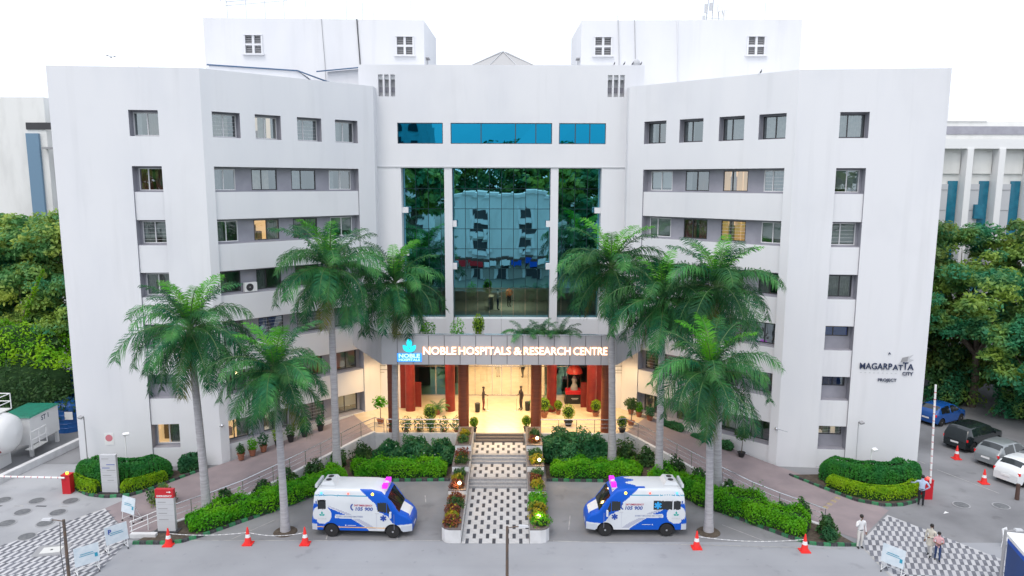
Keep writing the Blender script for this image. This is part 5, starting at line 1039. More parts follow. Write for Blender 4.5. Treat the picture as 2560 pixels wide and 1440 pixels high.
# ---- cars
def car(label, loc, rz, paint, kind, braking=False):
    t = thing('parked_car', label, 'car', loc, rz, 'cars parked along the right side' if loc[0] > 20 else None)
    if kind == 'hatch': Lc, w0, belt = 3.9, .86, .92; ZT = [(0,.70),(.05,.95),(.35,1.18),(.75,1.46),(1.2,1.51),(2.1,1.49),(2.45,1.38),(3.05,.98),(3.6,.86),(3.82,.72),(3.9,.55)]
    elif kind == 'suv': Lc, w0, belt = 4.3, .91, 1.05; ZT = [(0,.75),(.04,1.1),(.25,1.45),(.5,1.62),(1.2,1.67),(2.5,1.63),(2.8,1.5),(3.3,1.12),(4.0,1.0),(4.22,.85),(4.3,.6)]
    elif kind == 'van': Lc, w0, belt = 4.3, .86, 1.05; ZT = [(0,.8),(.03,1.2),(.15,1.72),(.35,1.84),(2.6,1.84),(2.95,1.7),(3.5,1.15),(4.1,.98),(4.25,.8),(4.3,.6)]
    else: Lc, w0, belt = 4.2, .86, .92; ZT = [(0,.7),(.06,.95),(.5,1.02),(1.1,1.40),(1.5,1.47),(2.3,1.45),(2.6,1.34),(3.15,.96),(3.85,.86),(4.1,.72),(4.2,.55)]
    wx = (.72, Lc-.78); r_ = .30 if kind != 'suv' else .34
    zt = lambda x: pl(x, ZT)
    def zb(x):
        b = .22 + (.06 if x < .2 or x > Lc-.2 else 0)
        for q in wx:
            if abs(x-q) < r_+.07: b = max(b, r_+math.sqrt((r_+.07)**2-(x-q)**2))
        return min(b, zt(x)-.06)
    def hw(x, z, t_):
        w_ = w0 - .04*max(0,(.5-z)) - (.26*w0*max(0,(z-belt))/(max(z for _, z in ZT)-belt))
        e = min(x, Lc-x); 
        if e < .6: w_ -= .16*(1-e/.6)**2
        if z > t_-.07: w_ -= .04*((z-(t_-.07))/.07)**2
        return max(w_, .2)
    top = max(z for _, z in ZT); x_r0 = next(x for x, z in ZT if z > belt+.1); x_r1 = next(x for x, z in ZT if z > top-.08); fr = [x for x, z in ZT if x > Lc/2 and z > belt+.12]; x_f1 = next(x for x, z in ZT if x > Lc/2 and z < belt+.1); x_f0 = max(x for x, z in ZT if z > top-.06)
    def cls(x, y, z, tp):
        if tp:
            if x_f0+.04 < x < x_f1-.04 and abs(y) < w0*.74: return ('windscreen','carglass')
            if x_r0+.02 < x < x_r1-.05 and abs(y) < w0*.72: return ('rear_screen','carglass')
            return ('body', paint)
        if z > belt+.03 and z < zt(x)-.09 and x_r0+.28 < x < x_f1-.25 and abs(x-(x_r1+.95)) > .04: return ('side_window','carglass')
        if z < .36 and (x < .5 or x > Lc-.5): return ('bumper','black' if kind == 'suv' else paint)
        return ('body', paint)
    n = int(Lc/.07); xs = [Lc*i/n for i in range(n+1)]; before = set(bpy.data.objects)
    loft(xs, zb, zt, hw, .05, 20, 8, cls, t, None, {})
    for o in set(bpy.data.objects)-before: o.location.x = -Lc/2
    add_wheels(t, [(q-Lc/2, s*(w0-.10)) for q in wx for s in (-1,1)], r_, .18); MB().box(-Lc/2+.25,-w0+.14,.18,Lc/2-.25,w0-.14,.5).build('underbody','black',t)
    for s in (-1,1):
        MB().obox((-Lc/2+.10,s*(w0-.20),.86),(.10,.22,.16),s*.3).build('tail_light','brake' if braking else 'tailr',t); MB().obox((Lc/2-.20,s*(w0-.24),.70),(.18,.26,.12),-s*.35).build('headlight','headl',t); MB().obox((x_f1-Lc/2-.35,s*(w0+.07),belt+.06),(.12,.16,.12)).build('mirror',paint,t)
    MB().box(-Lc/2-.035,-.26,.56,-Lc/2+.02,.26,.67).build('number_plate','white',t); return t
M.update(c_blue=mat('car_blue', (.010,.085,.33), .25, coat=.6), c_black=mat('car_black', (.012,.018,.02), .2, coat=.6), c_grey=mat('car_grey', (.26,.28,.29), .28, metal=.3, coat=.5), c_white=mat('car_white', (.72,.74,.75), .25, coat=.5), c_pink=mat('car_pale', (.58,.56,.57), .3, coat=.4), c_red=mat('car_red', (.22,.012,.018), .25, coat=.5))
car('pale van with a red brake light, half hidden behind the right wing', (32.6,57.4,0), R(62), 'c_pink', 'van', True)
car('dark blue hatchback behind the raised barrier', (33.6,53.0,0), R(28), 'c_blue', 'hatch')
car('black car between the blue and the grey ones', (32.8,47.9,0), R(28), 'c_black', 'suv')
car('grey hatchback between the black and the white cars', (32.9,44.9,0), R(26), 'c_grey', 'hatch')
car('white hatchback nearest the road at the right edge', (32.3,42.1,0), R(26), 'c_white', 'hatch')
car('dark red car of which only the roof shows at the bottom edge', (-11.4,26.55,0), R(0), 'c_red', 'suv')
# ================================================================ people
def seg_d(p, a, b):
    ab = b-a; t_ = max(0, min(1, (p-a).dot(ab)/max(ab.length_squared,1e-9))); return (p-(a+ab*t_)).length
def person(label, loc, rz, shirt, trousers, h=1.72, arms=('down','down'), stride=.0, skirt=None, sleeves=True, longhair=False, cap=None, hair=True, group=None, lean=0.0):
    """standing figure facing -Y in its own frame; one skinned body, arms posed by name"""
    t = thing('person', label, 'person', loc, rz, group); J = {}
    J['pel'] = Vector((0,0,.94)); J['sp'] = Vector((0,-lean*.3,1.15)); J['ch'] = Vector((0,-lean*.7,1.36)); J['nk'] = Vector((0,-lean,1.49)); J['hb'] = Vector((0,-lean-.015,1.58)); J['ht'] = Vector((0,-lean-.02,1.67))
    E = [('pel','sp','shirt'),('sp','ch','shirt'),('ch','nk','shirt'),('nk','hb','skin'),('hb','ht','skin')]; Rr = dict(pel=(.155,.11), sp=(.145,.10), ch=(.165,.11), nk=(.055,.055), hb=(.072,.088), ht=(.066,.082))
    for s, nm in ((-1,'l'),(1,'r')):
        J['hp'+nm] = Vector((s*.095,0,.88)); fy = -s*stride; J['kn'+nm] = Vector((s*.10,fy*.5-.03,.49)); J['an'+nm] = Vector((s*.10,fy+.02,.085)); J['to'+nm] = Vector((s*.115,fy-.15,.035))
        E += [('pel','hp'+nm,'tr'),('hp'+nm,'kn'+nm,'tr'),('kn'+nm,'an'+nm,'tr'),('an'+nm,'to'+nm,'shoe')]
        Rr.update({'hp'+nm:(.092,.098),'kn'+nm:(.062,.066),'an'+nm:(.045,.05),'to'+nm:(.042,.035)})
        J['sh'+nm] = Vector((s*.195,-lean*.8,1.40)); a = arms[0 if s < 0 else 1]
        if a == 'down': el, wr = Vector((s*.25,.02-lean*.6,1.12)), Vector((s*.255,-.05-lean*.5,.87))
        elif a == 'phone': el, wr = Vector((s*.33,-.14,1.20)), Vector((s*.15,-.17,1.50))
        elif a == 'front': el, wr = Vector((s*.25,-.02,1.12)), Vector((s*.07,-.25,1.12))
        elif a == 'reach': el, wr = Vector((s*.36,-.10,1.20)), Vector((s*.50,-.30,1.12))
        elif a == 'hip': el, wr = Vector((s*.36,.03,1.14)), Vector((s*.20,-.02,.98))
        else: el, wr = Vector((s*.34,-.18,1.18)), Vector((s*.20,-.45,1.22))
        J['el'+nm], J['wr'+nm] = el, wr; dr = (wr-el).normalized(); J['hd'+nm] = wr + dr*.085
        E += [('ch','sh'+nm,'shirt'),('sh'+nm,'el'+nm,'shirt'),('el'+nm,'wr'+nm,'shirt' if sleeves else 'skin'),('wr'+nm,'hd'+nm,'skin')]
        Rr.update({'sh'+nm:(.068,.068),'el'+nm:(.045,.045),'wr'+nm:(.032,.032),'hd'+nm:(.038,.026)})
    ks = list(J); ix = {k: i for i, k in enumerate(ks)}
    me = bpy.data.meshes.new('skeleton'); me.from_pydata([J[k] for k in ks], [(ix[a],ix[b]) for a, b, _ in E], []); o = bpy.data.objects.new('skeleton', me); col.objects.link(o)
    md = o.modifiers.new('skin','SKIN'); md.branch_smoothing = .6
    for k in ks: v = me.skin_vertices[0].data[ix[k]]; v.radius = Rr[k]; v.use_root = (k == 'pel')
    sb = o.modifiers.new('sub','SUBSURF'); sb.levels = 1; sb.render_levels = 1
    bpy.context.view_layer.update(); b = bpy.data.meshes.new_from_object(o.evaluated_get(bpy.context.evaluated_depsgraph_get())); bpy.data.objects.remove(o)
    b.materials.clear(); ml = {'skin':0,'shirt':1,'tr':2,'shoe':3}
    for m_ in ('skin',shirt,trousers,'shoe'): b.materials.append(M[m_])
    for p in b.polygons:
        c = p.center; best = min(E, key=lambda e: seg_d(c, J[e[0]], J[e[1]]) - .5*(Rr[e[0]][0]+Rr[e[1]][0])); p.material_index = ml[best[2]] if not (best[2] == 'tr' and c.z > .93) else 1; p.use_smooth = True
    body = obj('body', b, t)
    fg = MB()
    for nm in 'lr':       # fingers and thumb
        wr, hd = J['wr'+nm], J['hd'+nm]; dr = (hd-wr).normalized(); sd = dr.cross(Vector((0,1,.2))).normalized()
        for k, l in ((-1.5,.062),(-.5,.075),(.5,.070),(1.5,.055)): p = hd + sd*k*.018; fg.tube([p-dr*.01,p+dr*l*.55,p+dr*l*.9+Vector((0,-.02,0))], [.009,.009,.007], 5)
        p = wr + dr*.035 + sd*.03; fg.tube([p,p+sd*.035+dr*.02,p+sd*.045+dr*.05], [.010,.010,.008], 5)
    fg.build('fingers','skin',t)
    hc = J['ht'].lerp(J['hb'], .35)
    fc_ = MB(); fc_.ball(hc+Vector((0,-.098,-.005)), .016, 6, 1.3); fc_.ball(hc+Vector((-.078,0,-.005)), .02, 6, 1.4); fc_.ball(hc+Vector((.078,0,-.005)), .02, 6, 1.4); fc_.build('face','skin',t)
    ey = MB(); ey.ball(hc+Vector((-.03,-.086,.02)), .010, 6); ey.ball(hc+Vector((.03,-.086,.02)), .010, 6); ey.obox(hc+Vector((0,-.088,-.045)), (.045,.012,.008)); ey.build('eyes_and_mouth','hair',t)
    if cap: MB().lathe([(.098,0),(.10,.05),(.075,.09),(1e-4,.10)], 14, hc+Vector((0,.005,.03))).build('cap',cap,t)
    elif hair:
        hm = MB(); hm.lathe([(.082,-.05),(.092,.0),(.088,.05),(.06,.088),(1e-4,.10)], 14, hc+Vector((0,.018,.018))); 
        if longhair: hm.tube([hc+Vector((0,.07,.02)),hc+Vector((0,.11,-.14)),hc+Vector((0,.10,-.34))], [.07,.06,.025], 8)
        hm.build('hair','hair',t)
    bt = MB(); bt.lathe([(.150,.955),(.153,.985)], 14, (0,0,0)); bt.v = [(a,b_*.74,c) for a,b_,c in bt.v]; bt.build('belt','shoe',t)
    if skirt: MB().lathe([(.20,.62),(.17,.95),(.15,1.1)], 16).build('tunic',skirt,t)
    k = h/1.70; t.scale = (k,k,k); return t
M.update(s_white=plain('shirt_white', (.72,.72,.72), .8), s_pale=plain('shirt_pale_blue', (.42,.52,.68), .8), t_black=plain('trousers_black', (.014,.014,.018), .8), t_white=plain('trousers_white', (.62,.60,.57), .8), t_navy=plain('jeans_navy', (.025,.05,.14), .8), s_pink=plain('shirt_pink', (.62,.36,.38), .8), s_cream=plain('tunic_cream', (.55,.52,.45), .8), u_dark=plain('uniform_dark', (.03,.02,.022), .7), u_maroon=plain('trousers_maroon', (.13,.018,.018), .7), s_orange=plain('shirt_orange', (.60,.16,.06), .8))
person('man in pale blue shirt and black trousers at the red barrier box', (23.85,38.35,0), R(150), 's_pale', 't_black', 1.77, ('hip','reach'))
person('man all in white holding a phone to his ear beside the right railing', (18.15,33.62,0), R(8), 's_white', 't_white', 1.70, ('phone','down'))
person('woman in cream tunic walking on the checker paving', (21.2,32.85,0), R(-55), 's_cream', 't_white', 1.60, ('down','front'), .12, 's_cream', longhair=True)
person('child in pink shirt and blue jeans beside the walking woman', (21.32,32.42,0), R(-25), 's_pink', 't_navy', 1.42, ('front','front'), .10, sleeves=False)
person('guard in dark uniform left of the doors, turned to the middle', (-1.30,51.6,PZ), R(80), 'u_dark', 'u_maroon', 1.74, ('down','front'), cap='u_dark')
person('guard in dark uniform right of the doors, turned to the middle', (1.50,51.7,PZ), R(-60), 'u_dark', 'u_dark', 1.76, ('front','down'), cap='u_dark')
person('person in pale clothes in the lobby, left of the door middle', (-.40,60.9,PZ), R(20), 's_cream', 's_cream', 1.70, ('down','down'))
person('person in black trousers in the lobby, right of the door middle', (1.75,60.7,PZ), R(-40), 't_black', 't_black', 1.70, ('down','down'), .1)
person('person in white coat at the desk behind the upper glass', (-.35,57.0,PB), R(100), 's_white', 't_navy', 1.68, ('front','down'))
person('person in orange shirt standing behind the upper glass', (.55,58.6,PB), R(30), 's_orange', 't_black', 1.68, ('down','hip'))
# ================================================================ street furniture and small things
def railing(label, pts, posts=True, h=.95, name='ramp_railing'):
    o0 = pts[0]; t = thing(name, label, 'railing', o0); L_ = [math.dist(a,b) for a, b in zip(pts, pts[1:])]
    def rel(p, dz): return (p[0]-o0[0], p[1]-o0[1], p[2]-o0[2]+dz)
    for dz, r_ in ((h,.030),(h*.68,.014),(h*.40,.014)): MB().tube([rel(p,dz) for p in pts], r_, 6).build('rail','steel',t)
    for (a, b), l in zip(zip(pts, pts[1:]), L_):
        n = max(1, round(l/1.35))
        for k in range(n):
            f = k/n; p = tuple(a[i]+(b[i]-a[i])*f for i in range(3)); MB().tube([rel(p,0),rel(p,h)], .024, 6).build('post','steel',t)
    p = pts[-1]; MB().tube([rel(p,0),rel(p,h)], .024, 6).build('post','steel',t); return t
rl = [(p[0],p[1],p[2]+.10) for p in RL_out[1:]]
railing('steel railing along the left ramp, from the road up to the porch', rl + [(-7.8,46.62,PZ+.02)]); railing('steel railing along the right ramp, from the white clad man up to the porch', [(-p[0],p[1],p[2]) for p in rl] + [(7.8,46.62,PZ+.02)])
railing('steel railing on the porch edge left of the stairs', [(-7.6,46.62,PZ+.02),(-2.75,46.62,PZ+.02)], name='porch_railing'); railing('steel railing on the porch edge right of the stairs', [(2.75,46.62,PZ+.02),(7.6,46.62,PZ+.02)], name='porch_railing')
# low railing by the road on the left
lr = thing('low_railing','low white railing beside the first board stand on the left','railing',(-18.9,35.0,0))
for z in (.35,.6,.85): MB().tube([(.2,-.4,z-.1),(1.4,.9,z+.08)], .022, 6).build('rail','white',lr)
for f in (.05,.5,.95): MB().tube([(.2+1.2*f,-.4+1.3*f,0),(.2+1.2*f,-.4+1.3*f,.80+.12*f)], .026, 6).build('post','white',lr)
lw = MB().box(-18.6,34.35,0,-17.3,34.6,.22).build('low_wall','planter'); tag(lw, 'short low white wall at the left kerb end', 'wall')
# cones and chains
def cone(x, y, label):
    t = thing('traffic_cone', label, 'traffic cone', (x,y,0), 0, 'red and white traffic cones'); MB().prism([(-.24,-.24),(.24,-.24),(.24,.24),(-.24,.24)], 0, .05).build('base','orange',t)
    MB().lathe([(.19,.05),(.125,.38),(.118,.381)], 16).build('lower_cone','orange',t); MB().lathe([(.127,.37),(.098,.54)], 16).build('white_band','white',t); MB().lathe([(.097,.53),(.03,.90),(1e-4,.91)], 16).build('upper_cone','orange',t)
cone(-16.30,33.68,'traffic cone in front of the red topped sign, leftmost on the road'); cone(-12.39,33.82,'traffic cone left of the short palm on the left'); cone(-9.53,33.83,'traffic cone between the short palm and the left ambulance'); cone(10.01,33.54,'traffic cone at the foot of the short palm on the right'); cone(15.27,33.26,'traffic cone at the far right end of the chain, near the kerb'); cone(30.14,45.34,'traffic cone beside the black parked car'); cone(29.42,41.45,'traffic cone beside the white parked car')
def chain(label, a, b, sag):
    t = thing('barrier_chain', label, 'chain', ((a[0]+b[0])/2,(a[1]+b[1])/2,0)); n = int(math.dist(a,b)/.16); c0 = t.location; mw, mk = MB(), MB()
    pts = [Vector((a[0]+(b[0]-a[0])*i/n-c0.x, a[1]+(b[1]-a[1])*i/n-c0.y, .62-sag*4*(i/n)*(1-i/n))) for i in range(n+1)]
    for i in range(n): (mw if i % 2 else mk).tube([pts[i]+(pts[i+1]-pts[i])*.06, pts[i]+(pts[i+1]-pts[i])*.94], .017, 5)
    mw.build('white_links','white',t); mk.build('black_links','lgrey',t)
chain('plastic chain between the two leftmost cones', (-16.3,33.68), (-12.39,33.82), .12); chain('plastic chain between the short left palm cones', (-12.39,33.82), (-9.53,33.83), .18); chain('plastic chain between the two right cones', (10.01,33.54), (15.27,33.26), .18)
# totem signs
def totem(label, loc, rz, head, lines):
    t = thing('totem_sign', label, 'sign', loc, rz); MB().box(-.62,-.25,0,.62,.25,.10).build('base','dark',t); MB().box(-.46,-.10,.10,.46,.10,2.35).build('panel','lgrey',t)
    if head:
        MB().box(-.47,-.11,1.90,.47,.11,2.36).build('red_head','red',t); obj('sign_text', fit_text(textmesh('EMERGENCY', .14, 'white', .001, .004), .78), t, (0,-.114,2.0), (R(90),0,0))
        ar = MB(); ar.add([(.12,-.114,2.20),(.26,-.114,2.20),(.26,-.114,2.16),(.36,-.114,2.22),(.26,-.114,2.28),(.26,-.114,2.24),(.12,-.114,2.24)], [(0,1,2,3,4,5,6)]); ar.build('arrow','white',t)
    tx = MB(); tb = MB(); r = random.Random(3)
    for i, z in enumerate(lines):
        x0 = -.36 if head or i % 2 == 0 else -.1; (tb if i in (1,2) and not head else tx).box(x0,-.104,z,x0+r.uniform(.35,.6),-.101,z+.04)
        tx.box(-.44,-.103,z-.10,.44,-.101,z-.093)
    tx.build('sign_lines','grey',t)
    if tb.v: tb.build('sign_lines','liv_blue',t)
    return t
totem('grey totem sign with printed lines in front of the left island hedge', (-22.5,39.72,0), 0, False, [2.1,1.75,1.55,1.40,1.1,.8]); totem('grey totem sign with a red emergency head at the left kerb', (-17.0,35.05,0), 0, True, [1.65,1.3,1.05,.7])
# wheeled board stands
def stand(label, loc, rz, mark):
    t = thing('board_stand', label, 'sign', loc, rz, 'white wheeled board stands'); bd = MB(); bd.obox((0,0,1.05),(1.15,.04,.95),0,0,R(-10)); bd.build('board','board_white',t)
    bb = MB(); bb.obox((0,-.03,.75),(.95,.005,.08),0,0,R(-10)); bb.obox((0,-.026,1.15),(.6,.005,.03),0,0,R(-10)); bb.obox((0,-.026,1.05),(.7,.005,.03),0,0,R(-10)); bb.build('printed_lines','a_teal',t)
    if mark: obj('printed_mark', textmesh('P', .34, 'liv_blue', .001, .01), t, (-.36,-.06,1.25), (R(80),0,0))
    else: MB().obox((.42,-.045,.95),(.14,.005,.2),0,0,R(-10)).build('printed_mark','a_teal',t)
    for s in (-1,1):
        MB().tube([(s*.5,.08,1.5),(s*.5,-.12,.12)], .02, 6).build('leg','white',t); MB().tube([(s*.5,.05,1.0),(s*.5,.45,.12)], .02, 6).build('leg','white',t); MB().tube([(s*.5,-.12,.14),(s*.5,.45,.14)], .018, 6).build('foot_bar','white',t)
        for y in (-.12,.45): w_ = MB(); w_.tube([(s*.5-.02,y,.05),(s*.5+.02,y,.05)], .05, 10); w_.build('castor','black',t)
    MB().tube([(-.5,.45,.16),(.5,.45,.16)], .016, 6).build('foot_bar','white',t); t.scale = (.88,.88,.9); return t
M['board_white'] = mat('board_white', (.62,.68,.72), .4, c2=(.52,.60,.66), scale=3)
stand('white wheeled board stand nearest the red topped sign', (-19.55,36.15,0), R(-26), False); stand('white wheeled board stand with a P, middle of the three on the left', (-18.5,33.05,0), R(48), True); stand('white wheeled board stand closest to the bottom edge on the left', (-18.75,31.0,0), R(42), False); stand('white wheeled board stand on the right checker paving', (18.45,31.1,0), R(-52), False)
# barriers
def barrier(label, loc, boomdir, raised, L_):
    t = thing('boom_barrier', label, 'barrier', loc); MB().box(-.24,-.2,0,.24,.2,1.12).build('cabinet','red',t); MB().box(-.26,-.22,1.12,.26,.22,1.16).build('cabinet_lid','red',t)
    p = Vector((0,-.26,1.02)); d_ = Vector((boomdir[0],0,boomdir[1])).normalized(); n = 14
    for k in range(n): MB().tube([p+d_*(L_*k/n), p+d_*(L_*(k+.90 if k < n-1 else k+1)/n)], .055, 8).build('boom_segment','white',t); 
    for k in range(n-1): MB().tube([p+d_*(L_*(k+.90)/n), p+d_*(L_*(k+1)/n)], .056, 8).build('boom_stripe','red',t)
    MB().lathe([(.08,1.16),(.07,1.26),(1e-4,1.29)], 10).build('lamp','amber' if not raised else 'lred',t)
barrier('red barrier box with a lowered white boom reaching out of the picture', (-24.99,39.75,0), (-1,.02), False, 5.4); barrier('red barrier box with its white boom raised upright, beside the man', (24.74,39.35,0), (-.035,1), True, 5.8)
# lamp posts
def lamp_post(label, loc, h, d_, m_='rust', cam_box=False):
    t = thing('lamp_post', label, 'lamp post', loc); MB().tube([(0,0,0),(0,0,h)], [.075,.06], 10).build('pole',m_,t); MB().tube([(0,0,h-.08),(d_*.35,0,h-.02),(d_*.75,0,h)], .022, 6).build('arm',m_,t); hd = MB(); hd.add([(d_*.55,-.10,h-.02),(d_*1.05,-.08,h-.02),(d_*1.05,.08,h-.02),(d_*.55,.10,h-.02),(d_*.58,-.08,h+.06),(d_*1.0,-.06,h+.04),(d_*1.0,.06,h+.04),(d_*.58,.08,h+.06)], [(0,1,2,3),(4,5,6,7),(0,1,5,4),(1,2,6,5),(2,3,7,6),(3,0,4,7)]); hd.build('lamp_head','lgrey',t); MB().lathe([(.14,0),(.14,.04)], 10).build('base_plate',m_,t); return t
lamp_post('brown lamp post on the left checker paving', (-18.35,29.0,0), 3.65, -.9); lamp_post('brown lamp post at the bottom edge in front of the stairs', (.62,29.6,0), 3.1, .9); lamp_post('grey lamp post on the right checker paving, beside the blue booth', (22.35,29.5,0), 3.05, .7, 'grey')
cb = MB(); cb.tube([(-18.55,29.05,3.5),(-18.6,29.0,2.2),(-18.5,28.95,1.0),(-18.42,28.95,0)], .015, 5); tag(cb.build('hanging_cable','dark'), 'thin cable hanging beside the left lamp post', 'cable')
def flood(label, loc, h, sgn, m_='lgrey'):
    t = thing('flood_light', label, 'lamp', loc); MB().tube([(0,0,0),(0,0,h)], .035, 7).build('pole',m_,t); MB().obox((sgn*.12,-.1,h+.03),(.34,.22,.10),sgn*.5,0,.4).build('lamp_head','grey' if m_ != 'white' else 'white',t)
flood('thin dark floodlight pole by the pink wall notice', (-25.5,42.6,0), 3.6, -1, 'grey'); flood('short white floodlight pole in the left island hedge', (-22.5,41.6,0), 2.9, 1, 'white'); flood('short white lamp pole in the right island hedge', (22.5,41.5,0), 2.1, 1, 'white'); flood('thin pale floodlight pole against the right wing wall', (22.3,42.9,0), 3.3, 1, 'lgrey')
# manhole covers
for i, (x, y, l) in enumerate(((-28.11,38.73,'at the left picture edge, back row'),(-26.14,38.64,'middle of the back row near the lowered boom'),(-24.20,38.62,'right of the back row, nearest the island kerb'),(-26.0,37.24,'left of the second row'),(-24.04,37.2,'right of the second row'),(-25.95,35.93,'left of the third row, near the picture edge'),(-23.93,35.94,'right of the third row, at the edge of the checker paving'),(-23.94,34.5,'nearest the camera, on the checker paving'),(28.38,38.32,'on the asphalt right of the barrier man'),(26.21,38.44,'closest to the raised barrier'))):
    t = thing('manhole_cover', 'round manhole cover ' + l, 'manhole cover', (x,y,.008), i*.7, 'round manhole covers'); MB().lathe([(.46,0),(.46,.012),(.40,.014)], 24).build('ring','grey',t); MB().lathe([(.385,0),(.385,.018)], 24).build('lid','dark' if i > 3 else 'mhole',t) if False else MB().lathe([(.385,0),(.385,.018)], 24).build('lid',M.setdefault('mhole', mat('manhole_iron', (.10,.105,.115), .7, c2=(.16,.165,.17), scale=6)),t)
t = thing('square_cover', 'square manhole cover with white lid on the left checker paving', 'manhole cover', (-21.79,33.12,.012), R(12)); MB().box(-.75,-.55,0,.75,.55,.012).build('frame','grey',t); MB().box(-.45,-.3,.012,.45,.3,.03).build('lid','offwhite',t); MB().box(-.05,-.05,.03,.05,.05,.04).build('handle','dark',t)
o = MB().add([(24.55,37.35,.01),(24.9,37.42,.03),(24.82,37.65,.012)], [(0,1,2)]).build('paper_scrap','white'); tag(o, 'scrap of white paper lying on the asphalt near the right barrier', 'litter')
o = MB().lathe([(.12,0),(.10,.9),(.12,.92),(1e-4,.97)], 12, (29.87,39.2,0)).build('bollard','brown'); tag(o, 'brown bollard beside the white hatchback', 'bollard')
# booth at bottom right
bt = thing('blue_booth','blue booth with white roof and yellow print in the bottom right corner','booth',(23.95,28.85,0),R(-14))
MB().box(-1.2,-1.2,0,1.2,1.2,2.35).build('wall','booth_blue' if 'booth_blue' in M else M.setdefault('booth_blue', mat('booth_blue', (.010,.05,.20), .5)),bt); MB().box(-1.3,-1.3,2.35,1.3,1.3,2.5).build('roof','white',bt)
MB().box(-1.215,-1.215,2.05,1.215,-1.2,2.33).build('blue_band','a_blue',bt); MB().box(-1.215,-1.2,2.05,-1.2,1.2,2.33).build('blue_band','a_blue',bt)
M['lime'] = plain('lime_print', (.55,.62,.02)); pr = MB(); pw = MB()
for k, (z, w_) in enumerate(((1.75,1.5),(1.5,1.2),(1.3,1.6),(1.05,.9),(.8,1.3))): pr.box(-.9,-1.208,z,-.9+w_,-1.203,z+(.13 if k == 0 else .05))
pr.build('printed_lines','lime',bt)
for z, w_ in ((2.2,.6),(2.12,.8)): pw.box(-.7,-1.222,z,-.7+w_,-1.217,z+.04)
pw.box(-1.05,-1.222,2.1,-.85,-1.217,2.28); pw.build('printed_lines','white',bt)
# white chair behind the booth
ch = thing('plastic_chair','white plastic chair behind the blue booth at the right edge','chair',(25.6,33.6,0),R(30)); MB().box(-.24,-.24,.42,.24,.24,.46).build('seat','white',ch); MB().obox((0,.25,.70),(.44,.03,.50),0,0,R(-12)).build('backrest','white',ch)
for x in (-.21,.21):
    for y in (-.21,.21): MB().tube([(x,y,.43),(x*1.15,y*1.2,0)], .018, 5).build('leg','white',ch)
    MB().box(x-.025,-.22,.64,x+.025,.24,.67).build('armrest','white',ch)
# ---- things in the porch
for x, y, l in ((-1.72,51.2,'dark waste bin beside the guard left of the doors'),(1.98,51.6,'dark waste bin beside the guard right of the doors')):
    t = thing('waste_bin', l, 'bin', (x,y,PZ)); MB().lathe([(.17,0),(.20,.62),(.21,.63),(.20,.66)], 16).build('drum','black',t); MB().lathe([(.20,.66),(.12,.70),(1e-4,.71)], 16).build('lid','dark',t)
for x, l in ((-1.0,'steel queue post beside the left guard'),(1.15,'steel queue post beside the right guard')):
    t = thing('queue_post', l, 'post', (x,51.5,PZ)); MB().lathe([(.15,0),(.15,.02),(.03,.04)], 14).build('base','steel',t); MB().tube([(0,0,.03),(0,0,.95)], .022, 8).build('pole','steel',t)
st = thing('shrine_stall','black and red stall with a red dome canopy right of the doors','stall',(5.6,53.6,PZ)); MB().add([(-.75,-.45,0),(.75,-.45,0),(.75,.45,0),(-.75,.45,0),(-.6,-.4,.75),(.6,-.4,.75),(.6,.4,.75),(-.6,.4,.75)], [(4,5,6,7),(0,1,5,4),(1,2,6,5),(2,3,7,6),(3,0,4,7)]).build('counter','black',st)
MB().box(-.68,-.48,.75,.68,.48,1.02).build('red_top','red',st); MB().lathe([(.62,2.35),(.56,2.6),(.38,2.85),(1e-4,2.98)], 20).build('dome','red_dome' if 'red_dome' in M else M.setdefault('red_dome', mat('red_dome', (.55,.05,.04), .4)),st,smooth=True)
MB().lathe([(.30,1.02),(.26,1.3),(.14,1.5),(.20,1.8),(.10,2.05),(1e-4,2.15)], 14).build('figure','grey',st)
for x in (-.5,.5): MB().tube([(x,.1,1.0),(x,.1,2.4)], .03, 6).build('post','brown',st)
bl = MB(); bl.box(-.25,-.47,.42,.28,-.44,.46); bl.box(-.18,-.47,.34,.22,-.44,.36); bl.build('printed_lines','lgrey',st)
# ---- air conditioners on the ledges
def aircon(label, fr_, u, z):
    p = P(fr_, u, z, .34); t = thing('air_conditioner', label, 'air conditioner', p, math.atan2(fr_[1].y, fr_[1].x), 'air conditioner units on the ledges'); MB().box(-.4,-.15,.04,.4,.15,.62).build('case','white',t); f_ = MB(); f_.lathe([(.24,0),(.24,.012)], 18); f_.v = [(a-.08,-.152-c,b+.33) for a,b,c in f_.v]; f_.build('fan','dark',t); MB().lathe([(.05,0),(.05,.02)], 10, (0,0,0)).build('hub','white',t).location = (-.08,-.17,.33)
    for x in (-.3,.3): MB().box(x-.04,-.14,0,x+.04,.14,.04).build('foot','dark',t)
fL = frame_of((-17.75,44.0),(-9.0,52.0)); fR = frame_of((9.0,52.0),(17.75,44.0)); aircon('white air conditioner unit on the third band ledge of the left wing', fL, 2.55, TOPS[2]-OPH+.03); aircon('white air conditioner unit on the third band ledge of the right wing', fR, 2.4, TOPS[2]-OPH+.03)
